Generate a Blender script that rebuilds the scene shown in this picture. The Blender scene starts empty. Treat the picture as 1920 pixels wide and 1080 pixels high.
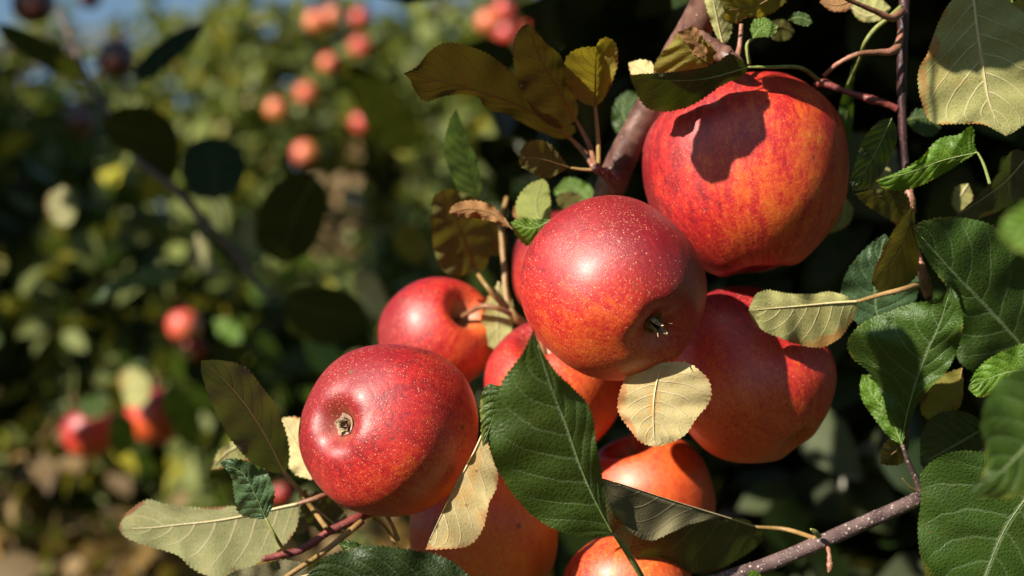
import bpy, math, random
import numpy as np
from mathutils import Vector, Matrix
random.seed(7)
rng = np.random.default_rng(11)
SC = bpy.context.scene
COL = SC.collection

# ------------------------------------------------------------------ camera, sky, sun, exposure
FPX = 50.0 / 36.0 * 1920.0
PITCH = math.radians(5.0)
CAM = Vector((0, 0, 1.6))
RT = Vector((1, 0, 0)); UP = Vector((0, -math.sin(PITCH), math.cos(PITCH))); FW = Vector((0, math.cos(PITCH), math.sin(PITCH)))
cd = bpy.data.cameras.new('camera'); cam = bpy.data.objects.new('camera', cd); COL.objects.link(cam)
cam.location = CAM; cam.rotation_euler = (math.pi / 2 + PITCH, 0, 0)
cd.lens = 50; cd.sensor_width = 36; cd.clip_start = 0.02; cd.clip_end = 3000
cd.dof.use_dof = True; cd.dof.focus_distance = 0.553; cd.dof.aperture_fstop = 5.6; cd.dof.aperture_blades = 9
SC.camera = cam

def cam2world(v):
    return (RT * v[0] + UP * v[1] - FW * v[2])
def P(px, py, d):
    return CAM + (FW + RT * ((px - 960) / FPX) + UP * ((540 - py) / FPX)) * d

SUNC = Vector((-0.60, 0.56, 0.57)).normalized()      # towards the sun: right, up, towards the camera
SUN = cam2world(SUNC)
sun_el = math.asin(SUN.z); sun_az = math.atan2(SUN.x, SUN.y)
w = bpy.data.worlds.new('World'); SC.world = w; w.use_nodes = True
nt = w.node_tree; bg = nt.nodes['Background']; sk = nt.nodes.new('ShaderNodeTexSky')
sk.sky_type = 'NISHITA'; sk.sun_disc = False; sk.sun_elevation = sun_el; sk.sun_rotation = sun_az
sk.air_density = 1.4; sk.dust_density = 0.3; sk.ozone_density = 4.0
nt.links.new(sk.outputs[0], bg.inputs[0]); bg.inputs[1].default_value = 0.05
sl = bpy.data.lights.new('sun', 'SUN'); so = bpy.data.objects.new('sun', sl); COL.objects.link(so)
sl.energy = 5.0; sl.angle = math.radians(0.53); sl.color = (1.0, 0.91, 0.77)
so.rotation_euler = (-SUN).to_track_quat('-Z', 'Y').to_euler(); so.location = (-2, -2, 5)
SC.view_settings.view_transform = 'Standard'; SC.view_settings.look = 'None'
SC.view_settings.exposure = 0.9; SC.view_settings.gamma = 1.0; SC.view_settings.use_curve_mapping = False
SC.render.engine = 'CYCLES'
SC.cycles.max_bounces = 6; SC.cycles.diffuse_bounces = 3; SC.cycles.transmission_bounces = 3; SC.cycles.use_denoising = True
SC.cycles.sample_clamp_indirect = 4.0

# ------------------------------------------------------------------ node helpers
class NT:
    def __init__(s, name):
        s.m = bpy.data.materials.new(name); s.m.use_nodes = True; s.t = s.m.node_tree
        s.t.nodes.clear(); s.out = s.t.nodes.new('ShaderNodeOutputMaterial')
    def n(s, typ, **kw):
        nd = s.t.nodes.new(typ)
        for k, v in kw.items(): setattr(nd, k, v)
        return nd
    def put(s, sock, v):
        if isinstance(v, bpy.types.NodeSocket): s.t.links.new(v, sock)
        elif v is not None:
            if isinstance(v, (tuple, list)) and len(v) == 3 and sock.type == 'RGBA': v = (*v, 1)
            sock.default_value = v
    def math(s, op, a, b=None, c=None, clamp=False):
        nd = s.n('ShaderNodeMath', operation=op, use_clamp=clamp)
        s.put(nd.inputs[0], a); s.put(nd.inputs[1], b); s.put(nd.inputs[2], c); return nd.outputs[0]
    def mix(s, f, a, b):
        nd = s.n('ShaderNodeMix', data_type='RGBA'); s.put(nd.inputs[0], f); s.put(nd.inputs[6], a); s.put(nd.inputs[7], b); return nd.outputs[2]
    def mixf(s, f, a, b):
        nd = s.n('ShaderNodeMix', data_type='FLOAT'); s.put(nd.inputs[0], f); s.put(nd.inputs[2], a); s.put(nd.inputs[3], b); return nd.outputs[0]
    def ss(s, x, lo, hi, a=0.0, b=1.0):
        nd = s.n('ShaderNodeMapRange', interpolation_type='SMOOTHSTEP'); s.put(nd.inputs[0], x); s.put(nd.inputs[1], lo); s.put(nd.inputs[2], hi)
        s.put(nd.inputs[3], a); s.put(nd.inputs[4], b); return nd.outputs[0]
    def noise(s, vec, scale, detail=3, rough=0.55, dist=0.0):
        nd = s.n('ShaderNodeTexNoise'); s.put(nd.inputs['Vector'], vec); nd.inputs['Scale'].default_value = scale
        nd.inputs['Detail'].default_value = detail; nd.inputs['Roughness'].default_value = rough; nd.inputs['Distortion'].default_value = dist
        return nd.outputs['Fac']
    def voro(s, vec, scale, feature='F1', rnd=1.0):
        nd = s.n('ShaderNodeTexVoronoi', feature=feature); s.put(nd.inputs['Vector'], vec); nd.inputs['Scale'].default_value = scale
        nd.inputs['Randomness'].default_value = rnd; return nd
    def xyz(s, vec):
        nd = s.n('ShaderNodeSeparateXYZ'); s.put(nd.inputs[0], vec); return nd.outputs
    def comb(s, x, y, z):
        nd = s.n('ShaderNodeCombineXYZ'); s.put(nd.inputs[0], x); s.put(nd.inputs[1], y); s.put(nd.inputs[2], z); return nd.outputs[0]
    def bump(s, h, strength, dist, normal=None):
        nd = s.n('ShaderNodeBump'); nd.inputs['Strength'].default_value = strength; nd.inputs['Distance'].default_value = dist
        s.put(nd.inputs['Height'], h)
        if normal is not None: s.put(nd.inputs['Normal'], normal)
        return nd.outputs[0]
    def bsdf(s, base, rough=0.5, spec=0.5, normal=None, sss=0.0, coat=0.0, coat_r=0.2, sss_rad=None):
        nd = s.n('ShaderNodeBsdfPrincipled'); s.put(nd.inputs['Base Color'], base); s.put(nd.inputs['Roughness'], rough)
        s.put(nd.inputs['Specular IOR Level'], spec)
        if normal is not None: s.put(nd.inputs['Normal'], normal)
        if sss: nd.inputs['Subsurface Weight'].default_value = sss; nd.inputs['Subsurface Scale'].default_value = 0.004; nd.inputs['Subsurface Radius'].default_value = (1, .35, .15)
        if coat: nd.inputs['Coat Weight'].default_value = coat; nd.inputs['Coat Roughness'].default_value = coat_r
        return nd.outputs[0]
    def done(s, sh):
        s.t.links.new(sh, s.out.inputs[0]); return s.m

# ------------------------------------------------------------------ materials
def leaf_mat(name, top, under, edge, trans=0.3, edge_w=0.10, spots=0.3, gloss=0.49, vein=1.0, top2=None, transc=None, patch=None, uvein=None):
    k = NT(name)
    tc = k.n('ShaderNodeTexCoord'); uv = k.xyz(tc.outputs['UV']); ob = tc.outputs['Object']
    u, v = uv[0], uv[1]
    side = k.math('SUBTRACT', v, 0.5); a = k.math('MULTIPLY', k.math('ABSOLUTE', side), 2.0)
    wob = k.noise(ob, 90, 2)
    t = k.math('SUBTRACT', u, k.math('MULTIPLY', k.math('POWER', a, 1.25), 0.24))
    t = k.math('ADD', k.math('MULTIPLY', t, 8.5), k.math('MULTIPLY', k.math('GREATER_THAN', v, 0.5), 0.38))
    t = k.math('ADD', t, k.math('MULTIPLY', wob, 0.35))
    fr = k.math('ABSOLUTE', k.math('SUBTRACT', k.math('FRACT', t), 0.5))
    wd = k.mixf(a, 0.105, 0.035)
    sec = k.math('MULTIPLY', k.math('SUBTRACT', 1.0, k.ss(fr, 0.0, wd)), k.ss(a, 1.0, 0.72))
    mid = k.math('SUBTRACT', 1.0, k.ss(a, 0.015, 0.05))
    # tertiary ladder veins + net
    warp = k.n('ShaderNodeVectorMath', operation='ADD'); k.put(warp.inputs[0], ob)
    nn = k.n('ShaderNodeTexNoise'); k.put(nn.inputs['Vector'], ob); nn.inputs['Scale'].default_value = 260
    sc = k.n('ShaderNodeVectorMath', operation='SCALE'); k.put(sc.inputs[0], nn.outputs['Color']); sc.inputs['Scale'].default_value = 0.0012
    k.put(warp.inputs[1], sc.outputs[0])
    net = k.voro(warp.outputs[0], 640, 'DISTANCE_TO_EDGE').outputs['Distance']
    netl = k.math('SUBTRACT', 1.0, k.ss(net, 0.0, 0.12))
    net2 = k.voro(warp.outputs[0], 1500, 'DISTANCE_TO_EDGE').outputs['Distance']
    veins = k.math('MAXIMUM', sec, mid)
    # relief: blade bulges between the veins on the upper side
    bulge = k.ss(fr, 0.0, 0.42)
    bk0 = k.n('ShaderNodeNewGeometry').outputs['Backfacing']
    h = k.math('ADD', k.math('MULTIPLY', bulge, k.mixf(bk0, 0.6, 0.12)), k.math('ADD', k.math('MULTIPLY', k.ss(net, 0, .35), k.mixf(bk0, 0.34, 0.12)), k.math('MULTIPLY', k.ss(net2, 0, .4), 0.12)))
    h = k.math('ADD', h, k.math('MULTIPLY', veins, k.mixf(bk0, -0.30, -0.45)))
    nrm = k.bump(h, 0.85, 0.00045 * vein)
    big = k.noise(ob, 38, 4, 0.6, 0.4)
    geo = k.n('ShaderNodeNewGeometry'); back = geo.outputs['Backfacing']
    t2 = top2 or tuple(c * 1.7 for c in top)
    tcol = k.mix(k.ss(big, 0.38, 0.66), top, t2)
    tcol = k.mix(k.math('MULTIPLY', netl, 0.40), tcol, tuple(min(1, c * 2.0 + .03) for c in top))
    tcol = k.mix(k.math('MULTIPLY', sec, 0.6), tcol, tuple(min(1, c * 2.4 + .07) for c in top))
    tcol = k.mix(k.math('MULTIPLY', mid, 0.75), tcol, tuple(min(1, c * 2.6 + .14) for c in top))
    ud = tuple(c * 0.66 for c in under)
    uv_c = uvein or tuple(min(1, c * 1.25 + .05) for c in under)
    ucol = k.mix(k.ss(big, 0.35, 0.7), under, ud)
    ucol = k.mix(k.math('MULTIPLY', netl, 0.25), ucol, uv_c)
    ucol = k.mix(k.math('MULTIPLY', veins, 0.75), ucol, uv_c)
    col = k.mix(back, tcol, ucol)
    # margin discolouration, blotches, specks
    en = k.noise(ob, 120, 3)
    en2 = k.noise(ob, 32, 3)
    em = k.ss(k.math('ADD', k.math('MAXIMUM', a, k.ss(u, 0.80, 1.0)), k.math('ADD', k.math('MULTIPLY', k.math('SUBTRACT', en, 0.5), 0.45), k.math('MULTIPLY', k.math('SUBTRACT', en2, 0.55), 0.9))), 1.0 - edge_w, 1.06)
    col = k.mix(k.math('MULTIPLY', em, 0.8), col, edge)
    bl = k.ss(k.noise(ob, 55, 5, 0.65, 0.8), 0.52, 0.72)
    col = k.mix(k.math('MULTIPLY', bl, spots), col, patch or edge)
    vsp = k.voro(ob, 260); sp = k.ss(k.math('ADD', vsp.outputs['Distance'], k.math('MULTIPLY', k.xyz(vsp.outputs['Color'])[0], .22)), 0.24, 0.13)
    sp = k.math('MULTIPLY', sp, k.ss(k.noise(ob, 60, 2), 0.48, 0.62))
    col = k.mix(k.math('MULTIPLY', sp, 0.6), col, (0.12, 0.07, 0.03))
    dust = k.ss(k.noise(ob, 1500, 2, 0.7), 0.66, 0.80)
    col = k.mix(k.math('MULTIPLY', dust, 0.25), col, (0.5, 0.5, 0.4))
    rough = k.mixf(back, gloss, 0.72)
    rough = k.math('ADD', rough, k.math('MULTIPLY', k.math('SUBTRACT', big, 0.5), 0.25))
    p = k.bsdf(col, rough, k.mixf(back, 0.5, 0.2), nrm)
    tr = k.n('ShaderNodeBsdfTranslucent'); tb = transc or tuple(min(1, c * f) for c, f in zip(t2, (3.4, 3.0, 1.2)))
    tcv = k.mix(k.math('MULTIPLY', em, 0.8), tb, tuple(min(1, c * 1.6) for c in edge))
    tcv = k.mix(k.math('MULTIPLY', veins, 0.45), tcv, tuple(c * 0.45 for c in tb))
    k.put(tr.inputs[0], tcv); k.put(tr.inputs['Normal'], nrm)
    ms = k.n('ShaderNodeMixShader'); ms.inputs[0].default_value = trans
    k.t.links.new(p, ms.inputs[1]); k.t.links.new(tr.outputs[0], ms.inputs[2])
    return k.done(ms.outputs[0])

LM = {
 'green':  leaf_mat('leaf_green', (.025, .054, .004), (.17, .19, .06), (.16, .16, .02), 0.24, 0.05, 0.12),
 'deep':   leaf_mat('leaf_shaded_brown_green', (.022, .038, .004), (.07, .08, .02), (.07, .05, .01), 0.24, 0.05, 0.3, transc=(.11, .13, .012)),  # darkened leaf tone: shade of the blurred branch put into the colour
 'teal':   leaf_mat('leaf_teal_green', (.018, .058, .045), (.04, .09, .07), (.04, .05, .02), 0.18, 0.05, 0.1, transc=(.03, .12, .09), gloss=.33),
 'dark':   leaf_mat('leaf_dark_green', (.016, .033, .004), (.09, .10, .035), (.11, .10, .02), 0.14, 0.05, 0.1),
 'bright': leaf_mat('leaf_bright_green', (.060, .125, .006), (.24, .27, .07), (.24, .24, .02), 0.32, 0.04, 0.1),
 'blue':   leaf_mat('leaf_blue_green', (.038, .075, .030), (.17, .20, .11), (.10, .12, .04), 0.18, 0.05, 0.12, gloss=0.36),
 'pale':   leaf_mat('leaf_pale_underside', (.07, .11, .02), (.37, .37, .135), (.36, .15, .04), 0.20, 0.07, 0.4, uvein=(.62, .55, .30), patch=(.36, .26, .07)),
 'sage':   leaf_mat('leaf_sage_underside', (.05, .08, .02), (.23, .235, .10), (.15, .04, .025), 0.20, 0.04, 0.35, uvein=(.42, .36, .22), patch=(.34, .25, .07)),
 'cream':  leaf_mat('leaf_cream_turning', (.30, .26, .10), (.60, .51, .24), (.42, .16, .06), 0.20, 0.14, 0.65, uvein=(.70, .58, .36), patch=(.56, .30, .08)),
 'olive':  leaf_mat('leaf_olive', (.045, .055, .006), (.13, .125, .03), (.10, .045, .01), 0.24, 0.06, 0.25, transc=(.22, .19, .02)),
 'bronze': leaf_mat('leaf_bronze', (.035, .04, .006), (.09, .075, .02), (.07, .02, .010), 0.17, 0.05, 0.5, transc=(.15, .125, .010), uvein=(.26, .15, .06), patch=(.055, .085, .02)),
 'yellow': leaf_mat('leaf_yellowing', (.14, .15, .012), (.24, .22, .04), (.12, .035, .012), 0.38, 0.06, 0.4, transc=(.58, .46, .03), patch=(.24, .10, .02)),
 'rust':   leaf_mat('leaf_rust', (.24, .11, .03), (.34, .18, .07), (.14, .04, .02), 0.3, 0.2, 0.5, transc=(.5, .22, .03)),
 'grey':   leaf_mat('leaf_grey_underside', (.03, .05, .012), (.15, .135, .07), (.12, .05, .025), 0.12, 0.06, 0.4, uvein=(.24, .20, .13), patch=(.12, .07, .035)),
}

def mass_leaf_mat(name, c1, c2, c3, under, trans=0.3, gloss=0.4):
    k = NT(name)
    at = k.n('ShaderNodeAttribute', attribute_name='tint'); x = k.xyz(at.outputs['Vector'])
    geo = k.n('ShaderNodeNewGeometry')
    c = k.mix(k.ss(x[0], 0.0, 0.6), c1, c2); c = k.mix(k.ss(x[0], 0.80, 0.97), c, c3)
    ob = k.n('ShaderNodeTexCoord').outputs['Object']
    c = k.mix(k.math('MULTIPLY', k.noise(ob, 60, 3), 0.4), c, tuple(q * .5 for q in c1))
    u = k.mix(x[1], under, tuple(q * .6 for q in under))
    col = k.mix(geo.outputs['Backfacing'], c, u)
    p = k.bsdf(col, k.mixf(geo.outputs['Backfacing'], gloss, 0.7), 0.5)
    tr = k.n('ShaderNodeBsdfTranslucent'); k.put(tr.inputs[0], k.mix(x[0], (.10, .17, .02), (.32, .28, .02)))
    ms = k.n('ShaderNodeMixShader'); ms.inputs[0].default_value = trans
    k.t.links.new(p, ms.inputs[1]); k.t.links.new(tr.outputs[0], ms.inputs[2])
    return k.done(ms.outputs[0])
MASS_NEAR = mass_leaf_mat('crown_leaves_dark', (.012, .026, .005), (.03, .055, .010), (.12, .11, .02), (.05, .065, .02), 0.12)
MASS_LEFT = mass_leaf_mat('crown_leaves_green', (.018, .036, .005), (.065, .115, .010), (.50, .45, .05), (.16, .19, .04), 0.25)
MASS_FAR = mass_leaf_mat('crown_leaves_yellow_green', (.055, .090, .008), (.15, .19, .018), (.56, .42, .05), (.22, .26, .06), 0.34, 0.5)
MASS_DRY = mass_leaf_mat('crown_leaves_brown', (.09, .05, .015), (.20, .12, .03), (.34, .20, .04), (.24, .16, .07), 0.2, 0.6)

def bark_mat(name, base, dark, lent, scale=1.0, rough=0.45, spots=0.7, dense=0.0):
    k = NT(name); ob = k.n('ShaderNodeTexCoord').outputs['Object']
    n1 = k.noise(ob, 90 * scale, 4, 0.6, 0.3)
    c = k.mix(k.ss(n1, 0.35, 0.65), dark, base)
    vz = k.voro(ob, 420 * scale); d = k.ss(vz.outputs['Distance'], 0.30, 0.16)
    vcb = k.xyz(vz.outputs['Color'])
    msk = k.math('MULTIPLY', k.math('MULTIPLY', d, k.ss(vcb[0], .3 - dense, .8 - dense)), k.ss(k.noise(ob, 170 * scale, 3), 0.42 - dense * .4, 0.60 - dense * .3))
    v3 = k.voro(ob, 980 * scale); d4 = k.math('MULTIPLY', k.ss(v3.outputs['Distance'], .34, .18), k.ss(k.xyz(v3.outputs['Color'])[1], .75 - dense, .95 - dense))
    msk = k.math('MAXIMUM', msk, k.math('MULTIPLY', d4, .75))
    c = k.mix(k.math('MULTIPLY', msk, spots), c, lent)
    n2 = k.noise(ob, 900 * scale, 4, 0.7)
    c = k.mix(k.math('MULTIPLY', k.ss(n2, 0.52, 0.75), 0.35), c, tuple(min(1, q * 1.6) for q in base))
    nrm = k.bump(k.math('ADD', k.math('MULTIPLY', msk, 0.6), k.math('ADD', k.math('MULTIPLY', n1, 1.0), k.math('MULTIPLY', n2, 0.4))), 0.8, 0.0005 / scale)
    return k.done(k.bsdf(c, rough, 0.5, nrm))
BARK = bark_mat('bark_bough', (.20, .105, .08), (.075, .028, .022), (.50, .38, .30), rough=.4, spots=.55)
TWIG = bark_mat('bark_plum_twig', (.15, .095, .09), (.06, .032, .032), (.60, .50, .45), rough=.55, dense=.4)
SHOOT = bark_mat('bark_dark_shoot', (.055, .018, .020), (.025, .008, .010), (.3, .2, .16), spots=0.3)
LILAC = bark_mat('bark_lilac_grey', (.085, .06, .075), (.04, .026, .034), (.3, .25, .25), spots=.3)
REDT = bark_mat('bark_red_twig', (.26, .06, .05), (.13, .028, .026), (.45, .2, .15), spots=0.25)
PINK = bark_mat('stalk_pink', (.34, .15, .10), (.17, .08, .04), (.5, .3, .2), spots=0.4, dense=.2)
STALK = bark_mat('stalk_tan', (.34, .20, .08), (.22, .14, .04), (.5, .35, .2), spots=0.15)
STALKG = bark_mat('stalk_green', (.26, .28, .08), (.15, .18, .04), (.5, .4, .2), spots=0.1)
RIB = bark_mat('midrib_pale', (.66, .56, .32), (.55, .46, .24), (.5, .45, .3), spots=0.1, rough=0.55)
RIBB = bark_mat('midrib_brown', (.24, .14, .05), (.16, .09, .03), (.4, .25, .15), spots=0.1, rough=0.55)
RIBG = bark_mat('midrib_green', (.26, .32, .10), (.18, .25, .07), (.3, .3, .2), spots=0.1, rough=0.5)
TRUNK = bark_mat('bark_trunk', (.16, .12, .10), (.06, .045, .04), (.3, .26, .22), scale=0.12, rough=0.9)

def apple_mat(name, ydir, yamt=0.0, deep=(.24, .006, .012), red=(.52, .015, .013), orange=(.68, .095, .012), yellow=(.74, .29, .022), seed=0.0, streak=1.0, dots=1.0, rough=0.50, ddir=None):
    """ydir: local direction of the yellow, less ripened cheek; yamt shifts how much of the fruit is yellow"""
    k = NT(name); ob = k.n('ShaderNodeTexCoord').outputs['Object']
    nm = k.n('ShaderNodeVectorMath', operation='NORMALIZE'); k.put(nm.inputs[0], ob)
    dt = k.n('ShaderNodeVectorMath', operation='DOT_PRODUCT'); k.put(dt.inputs[0], nm.outputs[0]); dt.inputs[1].default_value = tuple(ydir)
    xyz = k.xyz(ob); rho = k.math('SQRT', k.math('ADD', k.math('MULTIPLY', xyz[0], xyz[0]), k.math('ADD', k.math('MULTIPLY', xyz[1], xyz[1]), 1e-7)))
    ax = k.math('DIVIDE', xyz[0], rho); ay = k.math('DIVIDE', xyz[1], rho)
    sv = k.comb(k.math('ADD', ax, seed), ay, k.math('MULTIPLY', xyz[2], 9.0))
    st1 = k.noise(sv, 7.5, 4, 0.6, 0.25); st2 = k.noise(sv, 22, 3, 0.6, 0.2)
    off = k.n('ShaderNodeVectorMath', operation='ADD'); k.put(off.inputs[0], ob); off.inputs[1].default_value = (seed, seed * .7, 0)
    big = k.noise(off.outputs[0], 42, 3, 0.55, 0.5); mot = k.noise(off.outputs[0], 480, 4, 0.7, 0.4); fine = k.noise(off.outputs[0], 1900, 2, 0.7)
    S = lambda x, f: k.math('MULTIPLY', k.math('SUBTRACT', x, 0.5), f)
    yy = k.math('ADD', dt.outputs['Value'], yamt)
    yy = k.math('ADD', yy, S(st1, 1.5 * streak)); yy = k.math('ADD', yy, S(st2, 0.9 * streak))
    yy = k.math('ADD', yy, S(big, 1.3)); yy = k.math('ADD', yy, S(mot, 2.3)); yy = k.math('ADD', yy, S(fine, 1.8))
    c = k.mix(k.ss(yy, -0.9, -0.05), deep, red)
    c = k.mix(k.ss(yy, -0.1, 0.75), c, orange)
    c = k.mix(k.ss(yy, 0.80, 1.75), c, yellow)
    if ddir is not None:  # shade on the upper right of the front apple, put into the skin colour
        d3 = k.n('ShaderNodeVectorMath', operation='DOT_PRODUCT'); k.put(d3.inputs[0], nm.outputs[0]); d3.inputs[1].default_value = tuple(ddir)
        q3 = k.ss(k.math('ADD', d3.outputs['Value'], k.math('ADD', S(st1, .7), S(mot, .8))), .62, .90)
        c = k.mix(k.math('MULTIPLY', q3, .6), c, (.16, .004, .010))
    # lenticels: small and large pale dots
    v1 = k.voro(off.outputs[0], 560); d1 = k.ss(v1.outputs['Distance'], 0.22, 0.08)
    vc = k.xyz(v1.outputs['Color']); d1 = k.math('MULTIPLY', d1, k.ss(vc[0], 0.35, 0.75))
    v2 = k.voro(off.outputs[0], 1050); d2 = k.ss(v2.outputs['Distance'], 0.34, 0.10); vc2 = k.xyz(v2.outputs['Color'])
    d2 = k.math('MULTIPLY', k.math('MULTIPLY', d2, k.ss(vc2[1], 0.2, 0.6)), k.ss(k.noise(off.outputs[0], 60, 2), 0.36, 0.58))
    dd = k.math('MULTIPLY', k.math('MAXIMUM', d1, k.math('MULTIPLY', d2, 0.9)), 0.68 * dots)
    c = k.mix(dd, c, (.80, .42, .20))
    # russet in the two cavities
    q = k.math('MULTIPLY', k.ss(rho, 0.0115, 0.0035), k.ss(xyz[2], -.002, .004, .25, 1.0))
    c = k.mix(k.math('MULTIPLY', q, k.ss(k.noise(off.outputs[0], 260, 4), 0.3, 0.55)), c, (.30, .17, .055))
    # scuffs
    scf = k.ss(k.noise(sv, 46, 5, 0.75, 1.2), 0.70, 0.74)
    c = k.mix(k.math('MULTIPLY', scf, 0.30), c, (.62, .42, .28))
    blm = k.ss(k.noise(off.outputs[0], 28, 3, .6, .6), .45, .70)
    sc2 = k.voro(off.outputs[0], 85); scc = k.xyz(sc2.outputs['Color'])
    scm = k.math('MULTIPLY', k.ss(k.math('ADD', sc2.outputs['Distance'], S(fine, .15)), .13, .07), k.ss(scc[0], .80, .84))
    c = k.mix(k.math('MULTIPLY', scm, 0.75), c, (.11, .05, .02))
    rus = k.ss(k.math('ADD', k.noise(off.outputs[0], 34, 5, .7, .8), S(fine, .25)), .67, .74)
    c = k.mix(k.math('MULTIPLY', rus, 0.35), c, (.42, .22, .09))
    hgt = k.math('ADD', k.math('MULTIPLY', mot, 0.5), k.math('ADD', k.math('MULTIPLY', fine, 0.3), k.math('MULTIPLY', dd, -0.25)))
    nrm = k.bump(k.math('ADD', hgt, k.math('MULTIPLY', big, 2.0)), 0.8, 0.0005)
    r = k.math('ADD', rough, k.math('ADD', S(big, 0.25), S(mot, 0.16)))
    return k.done(k.bsdf(c, r, 0.8, nrm, sss=0.06, coat=0.26, coat_r=0.36))

def plain_mat(name, c1, c2, scale, rough=0.8, bump=0.5, bd=0.0005):
    k = NT(name); ob = k.n('ShaderNodeTexCoord').outputs['Object']; n = k.noise(ob, scale, 4, 0.6)
    return k.done(k.bsdf(k.mix(k.ss(n, 0.35, 0.65), c1, c2), rough, 0.3, k.bump(n, bump, bd)))
SEPAL = plain_mat('dried_sepal', (.07, .04, .02), (.34, .26, .16), 600)
FUZZ = plain_mat('calyx_fuzz', (.24, .13, .09), (.46, .33, .25), 1500, 0.9)
CUPD = plain_mat('calyx_cup_dark', (.12, .06, .02), (.24, .13, .04), 900, 0.9)
SEPALP = plain_mat('dried_sepal_pale', (.30, .22, .10), (.62, .52, .32), 700)
STAMEN = plain_mat('dried_stamen', (.02, .012, .008), (.08, .05, .03), 800)
WOODST = bark_mat('apple_stalk_wood', (.30, .15, .07), (.16, .07, .03), (.4, .25, .12), spots=0.2)

# ------------------------------------------------------------------ mesh helpers
def mesh_obj(name, verts, faces, mat, parent=None, loc=None, uvs=None, smooth=True):
    me = bpy.data.meshes.new(name)
    verts = [Vector(v) for v in verts]
    if loc is not None: verts = [v - loc for v in verts]
    me.from_pydata([tuple(v) for v in verts], [], faces)
    if uvs is not None:
        l = me.uv_layers.new(name='UVMap')
        li = np.empty(len(me.loops), dtype=np.int32); me.loops.foreach_get('vertex_index', li)
        l.data.foreach_set('uv', np.asarray(uvs, dtype=np.float32)[li].ravel())
    me.materials.append(mat)
    if smooth: me.polygons.foreach_set('use_smooth', [True] * len(me.polygons))
    me.update()
    o = bpy.data.objects.new(name, me); COL.objects.link(o)
    if loc is not None: o.location = loc
    if parent is not None:
        o.parent = parent
        if loc is not None: o.location = loc - world_loc(parent)
    return o
def world_loc(o):
    v = Vector(o.location); p = o.parent
    while p is not None: v = v + p.location; p = p.parent
    return v
def empty(name, loc, label, cat, group=None):
    o = bpy.data.objects.new(name, None); COL.objects.link(o); o.location = loc; o.empty_display_size = 0.01
    o['label'] = label; o['category'] = cat
    if group: o['group'] = group
    return o
def catmull(pts, n):
    """arc-length resampled smooth curve through pts (tuples of any dimension)"""
    p = np.array(pts, dtype=float)
    if len(p) == 2:
        t = np.linspace(0, 1, n)[:, None]; return p[0] * (1 - t) + p[1] * t
    q = np.vstack([2 * p[0] - p[1], p, 2 * p[-1] - p[-2]]); out = []
    for i in range(len(p) - 1):
        a, b, c, d = q[i], q[i + 1], q[i + 2], q[i + 3]
        l1 = max(np.linalg.norm((b - a)[:2]), 1e-9) ** .5; l2 = max(np.linalg.norm((c - b)[:2]), 1e-9) ** .5; l3 = max(np.linalg.norm((d - c)[:2]), 1e-9) ** .5
        t0, t1, t2, t3 = 0, l1, l1 + l2, l1 + l2 + l3
        for s in np.linspace(t1, t2, 13)[:-1]:
            A1 = (t1 - s) / (t1 - t0) * a + (s - t0) / (t1 - t0) * b; A2 = (t2 - s) / (t2 - t1) * b + (s - t1) / (t2 - t1) * c; A3 = (t3 - s) / (t3 - t2) * c + (s - t2) / (t3 - t2) * d
            B1 = (t2 - s) / (t2 - t0) * A1 + (s - t0) / (t2 - t0) * A2; B2 = (t3 - s) / (t3 - t1) * A2 + (s - t1) / (t3 - t1) * A3
            out.append((t2 - s) / (t2 - t1) * B1 + (s - t1) / (t2 - t1) * B2)
    out.append(p[-1]); out = np.array(out)
    dd = np.r_[0, np.cumsum(np.linalg.norm(np.diff(out, axis=0), axis=1))]; u = np.linspace(0, dd[-1], n)
    return np.stack([np.interp(u, dd, out[:, j]) for j in range(out.shape[1])], 1)
def tube(name, pts, mat, parent=None, sides=10, n=None, lump=0.0, cap=True):
    """pts: (Vector, radius). A lumpy tapering tube."""
    arr = [(*p, r) for p, r in pts]; n = n or max(4, min(60, len(pts) * 7))
    q = catmull(arr, n); V = []; F = []; up = Vector((0.13, 0.4, 0.9)).normalized()
    ph = random.random() * 9
    for i in range(n):
        c = Vector(q[i][:3]); tg = Vector(q[min(i + 1, n - 1)][:3]) - Vector(q[max(i - 1, 0)][:3]); tg.normalize()
        a = (up - tg * up.dot(tg)); a = a.normalized() if a.length > 1e-4 else tg.orthogonal().normalized(); up = a; b = tg.cross(a)
        for j in range(sides):
            th = 2 * math.pi * j / sides
            r = q[i][3] * (1 + lump * (math.sin(i * .9 + ph + 2 * th) * .5 + math.sin(i * 2.3 + ph * 2 - th) * .3 + (random.random() - .5) * .5))
            V.append(c + (a * math.cos(th) + b * math.sin(th)) * r)
    for i in range(n - 1):
        for j in range(sides):
            F.append((i * sides + j, i * sides + (j + 1) % sides, (i + 1) * sides + (j + 1) % sides, (i + 1) * sides + j))
    if cap: F.append(tuple(reversed(range(sides)))); F.append(tuple(range((n - 1) * sides, n * sides)))
    return mesh_obj(name, V, F, mat, parent, loc=Vector(pts[0][0]))
def ptube(name, pp, mat, parent=None, **kw):
    """pp: (px, py, depth, radius in photo pixels)"""
    return tube(name, [(P(a, b, d), r * d / FPX) for a, b, d, r in pp], mat, parent, **kw)

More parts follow.
